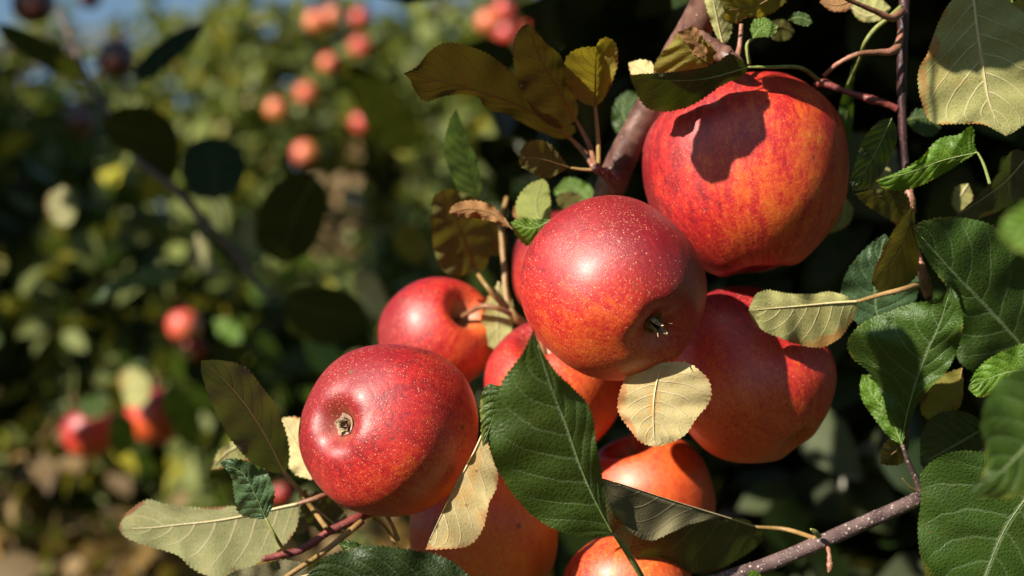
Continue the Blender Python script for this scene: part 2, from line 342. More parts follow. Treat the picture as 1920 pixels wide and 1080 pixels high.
# ------------------------------------------------------------------ leaves traced in the photograph, built at their own depth with real curvature
def leaf(parent, tone, view, d0, mid, left, right, g=(0, 0), fold=(0, 0), curl=0.0, wave=0.0019, teeth=9.0, tooth=2.6, stalk=None, srad=2.6, smat=None, label=None, rib=True, tipback=0.0, name='leaf'):
    """mid: base..tip; left/right: edge points between base and tip, photo pixels. d0: depth at the middle; g: depth slope to the
    right and down; fold: extra depth slope of each half away from the midrib; curl: depth added along the length squared."""
    base, tip = mid[0], mid[-1]
    L = [base] + list(left) + [tip]; R = [base] + list(right) + [tip]
    plen = lambda q: sum(math.dist(q[i], q[i + 1]) for i in range(len(q) - 1))
    nt_ = max(6, int(max(plen(L), plen(R)) / teeth)); N = nt_ * 3 + 1
    M_ = catmull(mid, N); LE = catmull(L, N); RE = catmull(R, N)
    cx = sum(p[0] for p in mid) / len(mid); cy = sum(p[1] for p in mid) / len(mid)
    s_ = d0 / FPX; K = 8; ph = random.random() * 6.28
    rings = [i / K for i in range(K)] + [1.0]
    def depth(x, y, u, s, off, fd):
        dd = d0 + (g[0] * (x - cx) + g[1] * (y - cy)) * s_
        dist = off * s_
        dd += fd * dist * (s if fd * 1 else 1) ** 1.0
        dd += curl * (2 * u - 1) ** 2 * plen(mid) * s_ * 0.5
        dd += tipback * max(0, u - .6) ** 2 * plen(mid) * s_ * 4
        env = math.sin(math.pi * min(1, max(0, u))) ** .5
        wv = wave * min(1.0, plen(mid) * s_ / .05)
        dd += wv * env * s * s * math.sin(u * 15 + ph + (2.1 if fd is fold[1] else 0)) + wv * .45 * env * s * math.sin(u * 33 + ph * 2)
        dd += min(0.00045, plen(mid) * s_ * .006) * env * math.sin((u - .24 * s ** 1.25) * 8.5 * 6.283) * s * (1 - s)
        return dd
    V = []; UV = []; ncol = 2 * K + 1; rs = np.random.default_rng(int(abs(cx * 7 + cy * 13)) + 3)
    tj = rs.uniform(.55, 1.25, (2, nt_ + 2))
    for i in range(N):
        u = i / (N - 1); row = []
        for sd, E, fd in ((-1, LE, fold[0]), (1, RE, fold[1])):
            e = E[i]; m = M_[i]; dx, dy = e[0] - m[0], e[1] - m[1]; dl = math.hypot(dx, dy)
            seq = []
            for s in rings[1:]:
                x, y = m[0] + dx * s, m[1] + dy * s
                if s == 1.0 and 0 < i < N - 1 and dl > .5:
                    k_ = i // 3; f = (0.0, .55, 1.0)[i % 3] * tj[0 if sd < 0 else 1][k_]
                    tg = E[min(i + 1, N - 1)] - E[i - 1]; tl = math.hypot(*tg) + 1e-6
                    # outward normal of the edge
                    nx, ny = tg[1] / tl, -tg[0] / tl
                    if nx * dx + ny * dy < 0: nx, ny = -nx, -ny
                    am = tooth * f * min(1.0, dl / 14)
                    x += nx * am + tg[0] / tl * am * .5; y += ny * am + tg[1] / tl * am * .5
                seq.append((x, y, depth(x, y, u, s, dl * s, fd), u, .5 + sd * s * .5))
            if sd < 0:
                row = list(reversed(seq)); row.append((m[0], m[1], depth(m[0], m[1], u, 0, 0, 0), u, .5))
            else: row += seq
        for x, y, dd, uu, vv in row: V.append(P(x, y, dd)); UV.append((uu, vv))
    F = []
    for i in range(N - 1):
        for j in range(ncol - 1):
            a = i * ncol + j; F.append((a, a + 1, a + 1 + ncol, a + ncol))
    # orientation: decide on the half with the larger projected area
    ar = 0
    for sgn, E in ((-1, LE), (1, RE)):
        q = 0
        for i in range(N - 1):
            m0, m1, e0, e1 = M_[i], M_[i + 1], E[i], E[i + 1]
            poly = (m0, e0, e1, m1) if sgn > 0 else (e0, m0, m1, e1)
            q += sum(poly[t][0] * poly[(t + 1) % 4][1] - poly[(t + 1) % 4][0] * poly[t][1] for t in range(4))
        if abs(q) > abs(ar): ar = q
    front = ar < 0          # image y is down: negative area = counter-clockwise seen by the camera
    if front != (view == 'top'): F = [tuple(reversed(f)) for f in F]
    o = mesh_obj(name, V, F, LM[tone], parent, loc=P(base[0], base[1], depth(base[0], base[1], 0, 0, 0, 0)), uvs=UV)
    if label: o['label'] = label
    rm = RIB if tone in ('pale', 'cream', 'grey', 'sage') else RIBB if tone in ('bronze', 'olive', 'rust', 'yellow') else RIBG
    if rib:
        idx = [int(t) for t in np.linspace(0, (N - 1) * .93, 14)]; pts = []
        for q, i in enumerate(idx):
            m = M_[i]; pts.append((P(m[0], m[1], depth(m[0], m[1], i / (N - 1), 0, 0, 0) - (.00025 if view == 'under' else .00002)), max(.45, srad * (.62 if view == 'under' else .42) * (1 - q / 14.5)) * s_))
        tube('midrib', pts, rm, o, sides=7, n=40)
    if stalk:
        db = depth(base[0], base[1], 0, 0, 0, 0); n = len(stalk); m1 = M_[2]
        pp = [(P(m1[0], m1[1], db), srad * .6 * s_), (P(base[0], base[1], db), srad * .8 * s_)]
        for q, s in enumerate(stalk):
            dd = s[2] if len(s) > 2 else db
            pp.append((P(s[0], s[1], dd), srad * (1 + .35 * (q + 1) / n) * dd / FPX))
        tube('stalk', pp, smat or rm, o, sides=8, lump=.04)
    return o

# ------------------------------------------------------------------ apples
def apple_mesh(R, Hf, taper, top_d, bot_d, seed, nseg=96, nring=72, bw=.21):
    r_ = np.random.default_rng(seed); ph = r_.uniform(0, 6.28, 8); V = []; F = []
    for i in range(nring + 1):
        th = math.pi * i / nring
        for j in range(nseg):
            f = 2 * math.pi * j / nseg
            rho = math.sin(th); z = math.cos(th) * Hf
            tp = 1 + taper * math.cos(th) * .5 - taper * .12
            lob = 1 + .016 * math.cos(5 * f + ph[0]) * (1 - math.cos(th)) * .5 + .018 * math.cos(2 * f + ph[1]) + .010 * math.cos(3 * f + ph[2] + th) + .012 * math.sin(th * 3 + ph[3])
            sq = rho * (1 + .07 * math.sin(2 * th) ** 2)
            x = sq * tp * lob
            z -= top_d * math.exp(-(x / .30) ** 2) - 0.10 * math.exp(-((x - .48) / .25) ** 2) * .6 if z > 0 else 0
            if z < 0 or math.cos(th) < 0:
                z += bot_d * math.exp(-(x / bw) ** 2) - .03 * math.exp(-((x - .40) / .20) ** 2) * (1 + .30 * math.cos(5 * f + ph[0]))
            z += .02 * math.cos(f + ph[4]) * rho
            V.append((x * math.cos(f) * R, x * math.sin(f) * R, z * R))
    for i in range(nring):
        for j in range(nseg):
            F.append((i * nseg + j, (i + 1) * nseg + j, (i + 1) * nseg + (j + 1) % nseg, i * nseg + (j + 1) % nseg))
    return V, F
def basis(zc, roll=0.0):
    """rotation whose local +Z (stalk end) points opposite to zc (camera-frame direction of the calyx)"""
    z = -cam2world(Vector(zc)).normalized(); x = Vector((0.3, 0.2, 1)).cross(z).normalized(); y = z.cross(x)
    return Matrix((x, y, z)).transposed() @ Matrix.Rotation(roll, 3, 'Z')
APPLES = []
def apple(label, cx, cy, d, rpx, cal, ydir, yamt=0.0, Hf=.93, taper=.10, seed=1, calyx='open', stalk=None, group='apples of the sunlit cluster', roll=0.0, sc=(1, 1, 1), cup='fuzz', sep=1.0, **mk):
    R = rpx * d / FPX; rot = basis(cal, roll); c = P(cx, cy, d)
    e = empty('apple', c, label, 'apple', group); e.rotation_euler = rot.to_euler(); e.scale = sc
    ly = rot.transposed() @ cam2world(Vector(ydir)).normalized()
    bw = .27 if cup == 'dark' else .21
    V, F = apple_mesh(R, Hf, taper, .42, .26, seed, bw=bw)
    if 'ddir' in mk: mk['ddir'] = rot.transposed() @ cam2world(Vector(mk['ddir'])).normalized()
    sk = mesh_obj('skin', V, F, apple_mat('apple_skin_%d' % seed, ly, yamt, seed=seed * 1.37, **mk), None); sk.parent = e
    # calyx end, local -Z
    zb = min(v[2] for v in V if math.hypot(v[0], v[1]) < R * .04) if True else 0
    z0 = -Hf * R + .26 * R
    rr = random.Random(seed); VV = []; FF = []
    # fuzzy cup ring
    ns = 20
    for k2, (r2, z2) in enumerate(((.135, -.012), (.10, -.03), (.06, -.01), (.045, .06))):
        for j in range(ns):
            f = 2 * math.pi * j / ns; q = r2 * (.8 if cup == 'dark' else .9) * (1 + .08 * math.cos(5 * f) + .06 * (rr.random() - .5))
            rr_ = q; zz = z0 - .0 + z2 * R
            VV.append((rr_ * R * math.cos(f), rr_ * R * math.sin(f), zz + .26 * R * (math.exp(-(q / bw) ** 2) - 1) * 1.0 ))
    for i in range(3):
        for j in range(ns): FF.append((i * ns + j, (i + 1) * ns + j, (i + 1) * ns + (j + 1) % ns, i * ns + (j + 1) % ns))
    cup = mesh_obj('calyx', VV, FF, FUZZ if cup == 'fuzz' else CUPD, None); cup.parent = e
    for s in range(5):
        f0 = 2 * math.pi * s / 5 + rr.uniform(-.2, .2); Vs = []; Fs = []; n = 6; ln = rr.uniform(.13, .19) * sep; bend = rr.uniform(-.5, .9)
        for i in range(n):
            t = i / (n - 1); wq = .042 * (1 if sep == 1 else .6) * (1 - t) ** .6 * (1 + .4 * math.sin(t * 3)) + .002
            rad = .075 + (-.035 * math.sin(t * 2.2) + .09 * t * t * bend); zz = z0 / R - .02 - ln * t * .8
            for sd in (-1, 0, 1):
                a = f0; px_ = rad * math.cos(a) - sd * wq * math.sin(a); py_ = rad * math.sin(a) + sd * wq * math.cos(a)
                Vs.append((px_ * R, py_ * R, (zz + (.012 if sd == 0 else 0)) * R))
        for i in range(n - 1):
            for j in range(2): Fs.append((i * 3 + j, i * 3 + j + 1, i * 3 + j + 4, i * 3 + j + 3))
        sp = mesh_obj('sepal', Vs, Fs, SEPAL if cup == 'fuzz' or s % 2 else SEPALP, None); sp.parent = cup
    Vt = []; Ft = []
    for s in range(9):
        f0 = rr.uniform(0, 6.28); r1 = rr.uniform(.01, .05); b = len(Vt)
        for i in range(3):
            t = i / 2; rad = r1 + .03 * t
            for q in range(3):
                a = 2.09 * q; Vt.append(((rad * math.cos(f0) + .006 * math.cos(a)) * R, (rad * math.sin(f0) + .006 * math.sin(a)) * R, z0 + .04 * R - .15 * R * t))
        for i in range(2):
            for q in range(3): Ft.append((b + i * 3 + q, b + i * 3 + (q + 1) % 3, b + (i + 1) * 3 + (q + 1) % 3, b + (i + 1) * 3 + q))
    stn = mesh_obj('stamens', Vt, Ft, STAMEN, None); stn.parent = cup
    # woody stalk, local +Z
    zt = Hf * R - .42 * R + .05 * R
    if stalk is None: sp_ = [(Vector((0, 0, zt - .05 * R)), .04 * R), (Vector((.02 * R, 0, zt + .25 * R)), .03 * R), (Vector((.08 * R, .03 * R, zt + .52 * R)), .038 * R)]
    else:
        inv = rot.transposed(); sp_ = [(Vector((0, 0, zt - .05 * R)), .04 * R)] + [(inv @ (P(a, b, dd) - c), rp * dd / FPX) for a, b, dd, rp in stalk]
    st = tube('stalk', sp_, WOODST, None, sides=8); st.parent = e
    APPLES.append((e, c, R)); return e

# ================================================================== THE PLACE
# ------------------------------------------------------------------ ground
def structure(o): o['kind'] = 'structure'; return o
kg = NT('orchard_grass'); ob = kg.n('ShaderNodeTexCoord').outputs['Object']
gcol = kg.mix(kg.ss(kg.noise(ob, .9, 5, .65), .4, .62), (.030, .045, .010), (.085, .060, .026))
gcol = kg.mix(kg.math('MULTIPLY', kg.ss(kg.noise(ob, 14, 5, .7), .45, .65), .6), gcol, (.11, .085, .035))
kg.done(kg.bsdf(gcol, .95, .1, kg.bump(kg.noise(ob, 25, 5, .7), 1.0, .05)))
gv = []; gf = []; gn = 60
for i in range(gn + 1):
    for j in range(gn + 1):
        x = (i / gn * 2 - 1); y = (j / gn * 2 - 1); x = x * abs(x) ** 1.6 * 600; y = y * abs(y) ** 1.6 * 600
        gv.append((x, y, .05 * math.sin(x * .7) * math.cos(y * .5)))
for i in range(gn):
    for j in range(gn):
        a = i * (gn + 1) + j; gf.append((a, a + gn + 1, a + gn + 2, a + 1))
structure(mesh_obj('ground', gv, gf, kg.m))

# ------------------------------------------------------------------ orchard trees behind
def leaf_cloud(name, blobs, mat, parent, size=(.045, .075), seed=0, clump=9, droop=.5, hollow=.0):
    """blobs: (centre, (rx, ry, rz), count). Real leaf-shaped faces on twig clumps, joined because nobody could count them."""
    r = np.random.default_rng(seed); C_ = []; 
    for c, rad, n in blobs:
        m = max(1, n // clump); p = r.normal(size=(m, 3)); p /= np.linalg.norm(p, axis=1)[:, None]
        p *= (hollow + (1 - hollow) * r.random(m) ** .45)[:, None]
        p = p * np.array(rad) + np.array(c)
        dirn = r.normal(size=(m, 3)); dirn /= np.linalg.norm(dirn, axis=1)[:, None]
        off = r.random((m, clump, 1)) * .16 - .04
        q = p[:, None, :] + dirn[:, None, :] * off + r.normal(size=(m, clump, 3)) * .018
        C_.append(q.reshape(-1, 3))
    c = np.vstack(C_); n = len(c)
    ax = r.normal(size=(n, 3)); ax[:, 2] -= droop; ax /= np.linalg.norm(ax, axis=1)[:, None]      # along the leaf
    nr = r.normal(size=(n, 3)); nr[:, 2] += .8; nr -= (nr * ax).sum(1)[:, None] * ax; nr /= np.linalg.norm(nr, axis=1)[:, None] + 1e-9
    sd = np.cross(nr, ax); L = r.uniform(*size, n)[:, None]; W = L * r.uniform(.24, .36, (n, 1)); fo = r.uniform(.05, .5, (n, 1)); cu = r.uniform(-.1, .45, (n, 1))
    def pt(u, s, wf): return c + ax * L * u - nr * (cu * L * u * u) + sd * (W * wf * s) + nr * (fo * W * wf * abs(s))
    V = np.stack([pt(0, 0, 0), pt(.22, -1, .78), pt(.22, 0, 0), pt(.22, 1, .78), pt(.55, -1, 1), pt(.55, 0, 0), pt(.55, 1, 1), pt(.82, -1, .62), pt(.82, 0, 0), pt(.82, 1, .62), pt(1, 0, 0)], 1)
    base = (np.arange(n) * 11)[:, None]
    quads = np.array([[1, 2, 5, 4], [2, 3, 6, 5], [4, 5, 8, 7], [5, 6, 9, 8]]); tris = np.array([[0, 2, 1], [0, 3, 2], [7, 8, 10], [8, 9, 10]])
    qf = (base[:, :, None] + quads[None]).reshape(-1, 4); tf = (base[:, :, None] + tris[None]).reshape(-1, 3)
    me = bpy.data.meshes.new(name); me.vertices.add(n * 11); me.vertices.foreach_set('co', V.reshape(-1).astype(np.float32))
    li = np.concatenate([qf.ravel(), tf.ravel()]).astype(np.int32); me.loops.add(len(li)); me.loops.foreach_set('vertex_index', li)
    np_ = len(qf) + len(tf); me.polygons.add(np_)
    ls = np.concatenate([np.arange(len(qf)) * 4, len(qf) * 4 + np.arange(len(tf)) * 3]).astype(np.int32); me.polygons.foreach_set('loop_start', ls)
    me.polygons.foreach_set('use_smooth', np.ones(np_, bool))
    me.update(calc_edges=True); at = me.attributes.new('tint', 'FLOAT_VECTOR', 'POINT')
    at.data.foreach_set('vector', np.repeat(r.random((n, 3)), 11, 0).astype(np.float32).ravel()); me.materials.append(mat)
    o = bpy.data.objects.new(name, me); COL.objects.link(o); o['kind'] = 'stuff'
    if parent is not None: o.parent = parent; o.matrix_parent_inverse = Matrix.Translation(-world_loc(parent))
    return o
def V3(*a): return Vector(a)
def tree(base, label, mat, blobs, limbs, tr=.05, seed=0, size=(.045, .075), group='apple trees of the orchard', height=None, **kw):
    """blobs: (px, py, depth, rx, ry(depth), rz, n) around real places; limbs reach from the trunk into each blob"""
    base = Vector(base); e = empty('apple_tree', base, label, 'tree', group); rd = random.Random(seed)
    B = [(P(b[0], b[1], b[2]), (b[3], b[4], b[5]), b[6]) for b in blobs]
    top = height or max(c.z for c, _, _ in B)
    tp = [(base + V3(0, 0, -.05), tr * 1.4)]
    for i in range(1, 6): tp.append((base + V3(rd.uniform(-.05, .05), rd.uniform(-.05, .05), top * i / 5), tr * (1.15 - i * .15)))
    trunk = tube('trunk', tp, TRUNK, e, sides=12, lump=.12)
    for c, rad, n in B:
        for q in range(limbs):
            h = max(.5, min(top * .95, c.z - rd.uniform(.0, .5))); s = base + V3(0, 0, h)
            t_ = c + V3(rd.uniform(-1, 1) * rad[0], rd.uniform(-1, 1) * rad[1], rd.uniform(-.6, .9) * rad[2]) * .8
            m_ = s.lerp(t_, .5) + V3(rd.uniform(-.08, .08), rd.uniform(-.08, .08), rd.uniform(-.02, .15))
            tube('branch', [(s, tr * .5), (m_, tr * .3), (t_, tr * .09)], TRUNK, trunk, sides=7, lump=.15, n=14)
    leaf_cloud('crown', B, mat, e, size, seed, **kw); return e

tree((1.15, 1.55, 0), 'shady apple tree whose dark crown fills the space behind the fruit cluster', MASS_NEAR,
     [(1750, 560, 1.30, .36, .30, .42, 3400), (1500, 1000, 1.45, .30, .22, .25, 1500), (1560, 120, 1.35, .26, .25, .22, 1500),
      (900, -800, .98, .52, .19, .17, 5200), (900, -800, .80, .34, .12, .12, 3200), (-452, -1029, .85, .30, .14, .16, 2600), (1650, -400, .98, .20, .10, .075, 1100), (1500, -640, 1.35, .62, .42, .24, 4200), (2300, -100, 1.1, .30, .4, .6, 2600), (1250, 560, 1.75, .22, .2, .5, 1400), (2900, -3800, .55, .45, .5, .35, 3600), (4200, -3300, .62, .55, .8, .55, 4200)],  # crown parts above the view are unseen, added to block sun and sky
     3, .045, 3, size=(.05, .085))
tree((-1.05, 2.9, 0), 'apple tree with dark dappled leaves at the left, nearest of the trees in the open', MASS_LEFT,
     [(80, 620, 2.5, .38, .35, .34, 2600), (150, 980, 2.4, .50, .35, .25, 3000), (40, 1050, 2.6, .35, .25, .22, 1500), (480, 760, 2.9, .30, .3, .30, 1700), (60, 1120, 2.8, .55, .3, .22, 1900), (500, 1120, 2.9, .4, .3, .2, 1300), (-250, 330, 2.5, .30, .4, .35, 2000), (90, 330, 2.9, .20, .2, .12, 500)],
     3, .05, 5)
tree((-.35, 3.9, 0), 'low bushy apple tree half hidden behind the lowest apples', MASS_LEFT,
     [(780, 720, 3.6, .42, .3, .42, 2600), (980, 420, 3.7, .30, .3, .30, 1300), (820, 1150, 3.6, .6, .4, .35, 2500), (1250, 900, 3.2, .4, .3, .4, 1600)],
     3, .05, 6)
tree((-.45, 5.3, 0), 'yellow green apple tree bearing many pink apples behind the upper leaves', MASS_FAR,
     [(500, 220, 5.2, .34, .5, .42, 2000), (720, 260, 5.4, .34, .5, .46, 2100), (960, 240, 5.0, .38, .4, .44, 1900), (620, 560, 5.2, .8, .5, .45, 3200), (700, 60, 5.4, .42, .4, .20, 520), (960, 40, 5.2, .28, .3, .2, 420), (420, 90, 5.4, .22, .3, .2, 260), (1130, 150, 4.9, .22, .3, .35, 700)],
     4, .055, 8, size=(.05, .08))
tree((-2.6, 6.6, 0), 'far apple tree with thinning top against the blue sky at upper left', MASS_FAR,
     [(80, 330, 6.4, .75, .5, .34, 2800), (330, 250, 6.8, .5, .5, .36, 1700), (60, 650, 6.4, 1.0, .6, .6, 2500), (310, 90, 6.6, .35, .3, .3, 260), (60, 110, 6.6, .25, .3, .25, 160)],
     5, .05, 9, size=(.06, .09))
for i, (x, y, px, lab, m_) in enumerate((( -4.2, 11.5, 60, 'distant apple tree in the row beyond the open grass, leftmost', MASS_FAR), (-2.6, 12.5, 360, 'distant apple tree seen below the patch of sky', MASS_LEFT),
      (-.8, 12, 760, 'distant apple tree seen between the upper leaves and the bough', MASS_FAR), (1.2, 11, 1200, 'distant apple tree hidden mostly by the bough', MASS_LEFT), (3.6, 12, 1760, 'distant apple tree at the far right of the row', MASS_LEFT))):
    d = y; tree((x, y, 0), lab, m_, [(px, 560, d, 1.1, .8, .8, 1500), (px + 60, 400 if px < 500 else 330, d, .8, .7, .55 if px < 500 else .65, 900)], 3, .07, 20 + i, size=(.09, .14))
tree((-1.0, 2.2, 0), 'small apple tree with browning leaves at the lower left', MASS_DRY,
     [(40, 1000, 2.15, .15, .15, .16, 420), (330, 1090, 2.1, .24, .15, .07, 420), (600, 1060, 2.3, .2, .15, .08, 200), (620, 430, 4.0, .08, .1, .15, 120)], 2, .03, 13)
for i, (x, y, lab) in enumerate(((-2.6, -2.6, 'unseen orchard tree added behind the viewer, left, to dim the sky light'), (-.3, -3.0, 'unseen orchard tree added straight behind the viewer to dim the sky light'), (2.0, -2.4, 'unseen orchard tree added behind the viewer, right, to dim the sky light'), (3.0, .6, 'unseen orchard tree added beside the fruit at the right to dim the sky light'))):  # out-of-view trees added as occluders for the sky light
    B_ = [(Vector((x, y, 1.3)), (1.0, .7, .9), 1300), (Vector((x + .2, y, 2.0)), (.8, .6, .55), 800)]
    e = empty('apple_tree', (x, y, 0), lab, 'tree', 'apple trees of the orchard')
    tk = tube('trunk', [(Vector((x, y, -.05)), .08), (Vector((x + .05, y, 1)), .06), (Vector((x, y + .04, 2.1)), .03)], TRUNK, e, lump=.1)
    for c, rad, n in B_: tube('branch', [(Vector((x, y, c.z - .5)), .03), (c + Vector((.5, .1, .1)), .008)], TRUNK, tk)
    leaf_cloud('crown', B_, MASS_LEFT, e, (.08, .13), 60 + i)
# stakes of the trellis that stand against the sky
WIRE = plain_mat('weathered_post', (.20, .19, .18), (.34, .32, .30), 30, .8)
for i, (px, d, lab) in enumerate(((165, 6.0, 'thin grey trellis post against the sky, left of the pair'), (270, 6.4, 'thin grey trellis post against the sky, right of the pair'), (1180, 4.4, 'grey trellis post beyond the bough'))):
    b_ = P(px, 540, d); q = tube('trellis_post', [(V3(b_.x, b_.y, -.1), .022), (V3(b_.x, b_.y, 1.2), .022), (V3(b_.x, b_.y, 2.75), .02)], WIRE, sides=8)
    q['label'] = lab; q['category'] = 'post'

tree((-2.3, 1.75, 0), 'unseen apple tree added out at the left to throw dappled shade on its neighbours', MASS_LEFT,
     [(-1250, -100, 1.95, .42, .4, .50, 3800), (-900, -900, 2.3, .55, .4, .30, 2400)], 3, .05, 17)  # crown out of view, added to shade the left background

# ------------------------------------------------------------------ unseen twigs added outside the picture to cast leaf shadows
oh = empty('apple_branch', P(1500, -500, .45), 'unseen twig added above the top edge to cast leaf shadows on the fruit', 'branch')
def sun_side(px, py, d, t):
    v = Vector(((px - 960) / FPX * d, (540 - py) / FPX * d, -d)) + SUNC * t
    return 960 + v.x / -v.z * FPX, 540 - v.y / -v.z * FPX, -v.z
def over(px, py, d, t, w_, h_, ang=0.0, tone='green', owner=None):  # adds an unseen leaf whose shadow falls on the given spot
    x, y, z = sun_side(px, py, d, t); w_ *= d / z / 2; h_ *= d / z / 2; ca, sa = math.cos(ang), math.sin(ang)
    q = lambda a, b: (x + a * w_ * ca - b * h_ * sa, y + a * w_ * sa + b * h_ * ca)
    leaf(owner or oh, tone, 'top', z, [q(0, -1), q(.03, -.5), q(.02, 0), q(-.02, .5), q(0, 1)], [q(-.62, -.78), q(-.97, -.2), q(-.92, .3), q(-.5, .82)], [q(.6, -.8), q(.95, -.25), q(.95, .25), q(.55, .8)],
         stalk=[q(.1, -1.3)], tooth=1.0)
    return x, y, z
OV = [(1366, 246, .58, .12, 175, 205, .35), (1545, 190, .60, .13, 150, 160, -.6), (1840, 40, .565, .16, 270, 190, .1),
      (1785, 828, .60, .32, 130, 130, 0)]
pts = [over(*a) for a in OV]
pts.sort(key=lambda p: -p[2])
ptube('twig', [(2300, -700, .70, 9)] + [(x + 40, y - 620, z, 5) for x, y, z in pts], SHOOT, oh)
for x, y, z in pts: ptube('side_twig', [(x + 15, y - 150, z, 2.5), (x + 40, y - 400, z, 3), (x + 40, y - 622, z, 4)], REDT, oh)

ol = empty('apple_branch', P(-400, -100, 1.6), 'unseen leafy twig added outside the left edge to shade the blurred apples', 'branch')
pl = [over(*a, owner=ol) for a in ((218, 112, 2.2, .50, 110, 110, .2), (150, 228, 2.2, .52, 100, 100, -.3), (62, 8, 2.0, .50, 120, 120, .4), (335, 775, 1.68, .42, 95, 130, -.2), (205, 830, 1.73, .44, 70, 110, .5))]  # leaves out of view, added only to shade apples at the left
pl.sort(key=lambda p: p[1])
ptube('twig', [(x - 30, y - 90, z + .02, 5) for x, y, z in pl], SHOOT, ol)
# ------------------------------------------------------------------ far apples
def far_apple(px, py, d, rpx, label, group, tone, k):
    R = rpx * d / FPX; c = P(px, py, d); rr = random.Random(k)
    e = empty('apple', c, label, 'apple', group)
    V, F = apple_mesh(R, .93, .1, .42, .26, k, 28, 20)
    s = mesh_obj('skin', V, F, tone); s.parent = e
    st = tube('stalk', [(Vector((0, 0, .5 * R)), .06 * R), (Vector((.05 * R, 0, 1.0 * R)), .045 * R), (Vector((.1 * R, 0, 1.45 * R)), .05 * R)], WOODST, sides=6, n=6); st.parent = e
    e.rotation_euler = (rr.uniform(-.5, .5), rr.uniform(-.5, .5), rr.uniform(0, 6)); return e
FSHADED = apple_mat('far_apple_shaded', (0, 0, -1), -1.2, seed=34, deep=(.035, .003, .004), red=(.09, .006, .006))  # near-black skin colours stand in for shade on these apples
FA = [apple_mat('far_apple_red', (.2, -.3, -.9), -.25, seed=31), apple_mat('far_apple_pink', (.2, -.6, -.6), .35, seed=32, deep=(.42, .03, .02), red=(.62, .06, .04), orange=(.74, .18, .06)), FSHADED]
G1 = 'blurred pink apples in the yellow green tree'; G2 = 'dark red apples at the upper left'
for k, (px, py, d, r, t, lab, g) in enumerate([
    (517, 206, 4.6, 20, 1, 'blurred pink apple, left one of a close pair below the small sky gap', G1), (574, 176, 4.6, 21, 1, 'blurred pink apple, right and higher one of the close pair', G1),
    (679, 231, 4.6, 21, 1, 'lone blurred coral apple right of the pair', G1), (572, 289, 4.6, 23, 1, 'blurred coral apple straight below the pair, over the dark round leaf', G1),
    (592, 42, 4.7, 21, 1, 'blurred apple at the left of the top group of pink apples', G1), (622, 32, 4.8, 19, 1, 'blurred apple topmost beside the small blue sky gap', G1),
    (676, 34, 4.6, 19, 0, 'blurred redder apple right of the top pair', G1), (676, 88, 4.7, 20, 1, 'blurred apple beneath the redder one in the top group', G1), (616, 120, 4.6, 18, 1, 'blurred orange apple low under the top pair', G1),
    (915, 42, 4.2, 22, 1, 'blurred apple at left of the orange red bunch above the large bronze leaf', G1), (948, 20, 4.1, 24, 0, 'blurred apple highest in the orange red bunch', G1), (952, 62, 4.2, 25, 0, 'blurred red apple in the middle of the bunch', G1),
    (1005, 48, 4.2, 21, 0, 'blurred red apple at the right of the bunch', G1), (932, 96, 4.2, 22, 1, 'blurred coral apple lowest in the bunch, just above the bronze leaf', G1),
    (1104, 214, 4.0, 24, 1, 'blurred coral apple behind the leaf stalks by the bough', G1), (1105, 0, 4.2, 18, 1, 'blurred pink apple cut by the top edge', G1),
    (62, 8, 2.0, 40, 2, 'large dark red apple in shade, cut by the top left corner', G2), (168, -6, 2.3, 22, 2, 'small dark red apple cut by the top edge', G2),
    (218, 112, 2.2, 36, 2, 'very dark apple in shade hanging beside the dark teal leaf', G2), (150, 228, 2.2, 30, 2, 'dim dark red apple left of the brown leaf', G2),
    (345, 612, 2.3, 32, 1, 'blurred orange apple catching the sun in the dark foliage', None), (362, 655, 2.4, 24, 0, 'blurred redder apple under the sunlit orange one', None),
    (170, 808, 1.75, 52, 0, 'blurred red apple at the far left, partly behind leaves', 'blurred red apples at the lower left'),
    (292, 782, 1.7, 56, 0, 'largest blurred red apple, with a pale leaf over it, at the lower left', 'blurred red apples at the lower left'),
    (528, 925, 1.5, 20, 0, 'small blurred red apple behind the little curled leaf', None), (1385, 985, 1.2, 45, 2, 'dark apple lost in shade above the plum twig', None)]):
    far_apple(px, py, d, r, lab, g, FA[t], 40 + k)

# ------------------------------------------------------------------ blurred branch at the left, between the cluster and the orchard
br = empty('apple_branch', P(150, 100, 1.25), 'thin blurred branch curving down the left with large dark leaves', 'branch')
ptube('twig', [(110, 20, 1.33, 4), (150, 115, 1.27, 5), (190, 195, 1.2, 6), (262, 300, 1.15, 8), (330, 355, 1.12, 8), (395, 428, 1.1, 7.5), (440, 472, 1.1, 7), (482, 532, 1.08, 5), (520, 560, 1.07, 3)], TWIG, br, lump=.08)
leaf(br, 'deep', 'top', 1.25, [(160, 145), (90, 95), (-10, 45)], [(130, 145), (70, 118), (20, 85)], [(140, 112), (80, 72), (20, 48)], g=(.8, .9), label='long dark leaf at the upper left edge')
leaf(br, 'deep', 'under', 1.12, [(192, 232), (260, 248), (338, 272)], [(215, 208), (265, 200), (318, 225)], [(215, 272), (265, 296), (325, 330)], g=(.7, .9), label='dark bronze leaf over the branch')
leaf(br, 'teal', 'top', 1.2, [(405, 375), (400, 310), (388, 258)], [(362, 365), (340, 320), (350, 275)], [(445, 355), (460, 300), (425, 262)], g=(.9, 1.0), stalk=[(415, 400), (420, 440)], label='round dark teal leaf')
leaf(br, 'deep', 'under', 1.08, [(590, 330), (550, 410), (530, 495)], [(530, 335), (486, 395), (485, 460)], [(610, 360), (605, 420), (575, 475)], g=(.8, .9), label='broad dark olive leaf hanging from the branch')
leaf(br, 'blue', 'top', 1.15, [(345, 506), (260, 525), (168, 566)], [(310, 498), (250, 508), (210, 530)], [(300, 535), (240, 540), (200, 560)], g=(-.2, .5), label='pale blue green leaf seen edgewise')
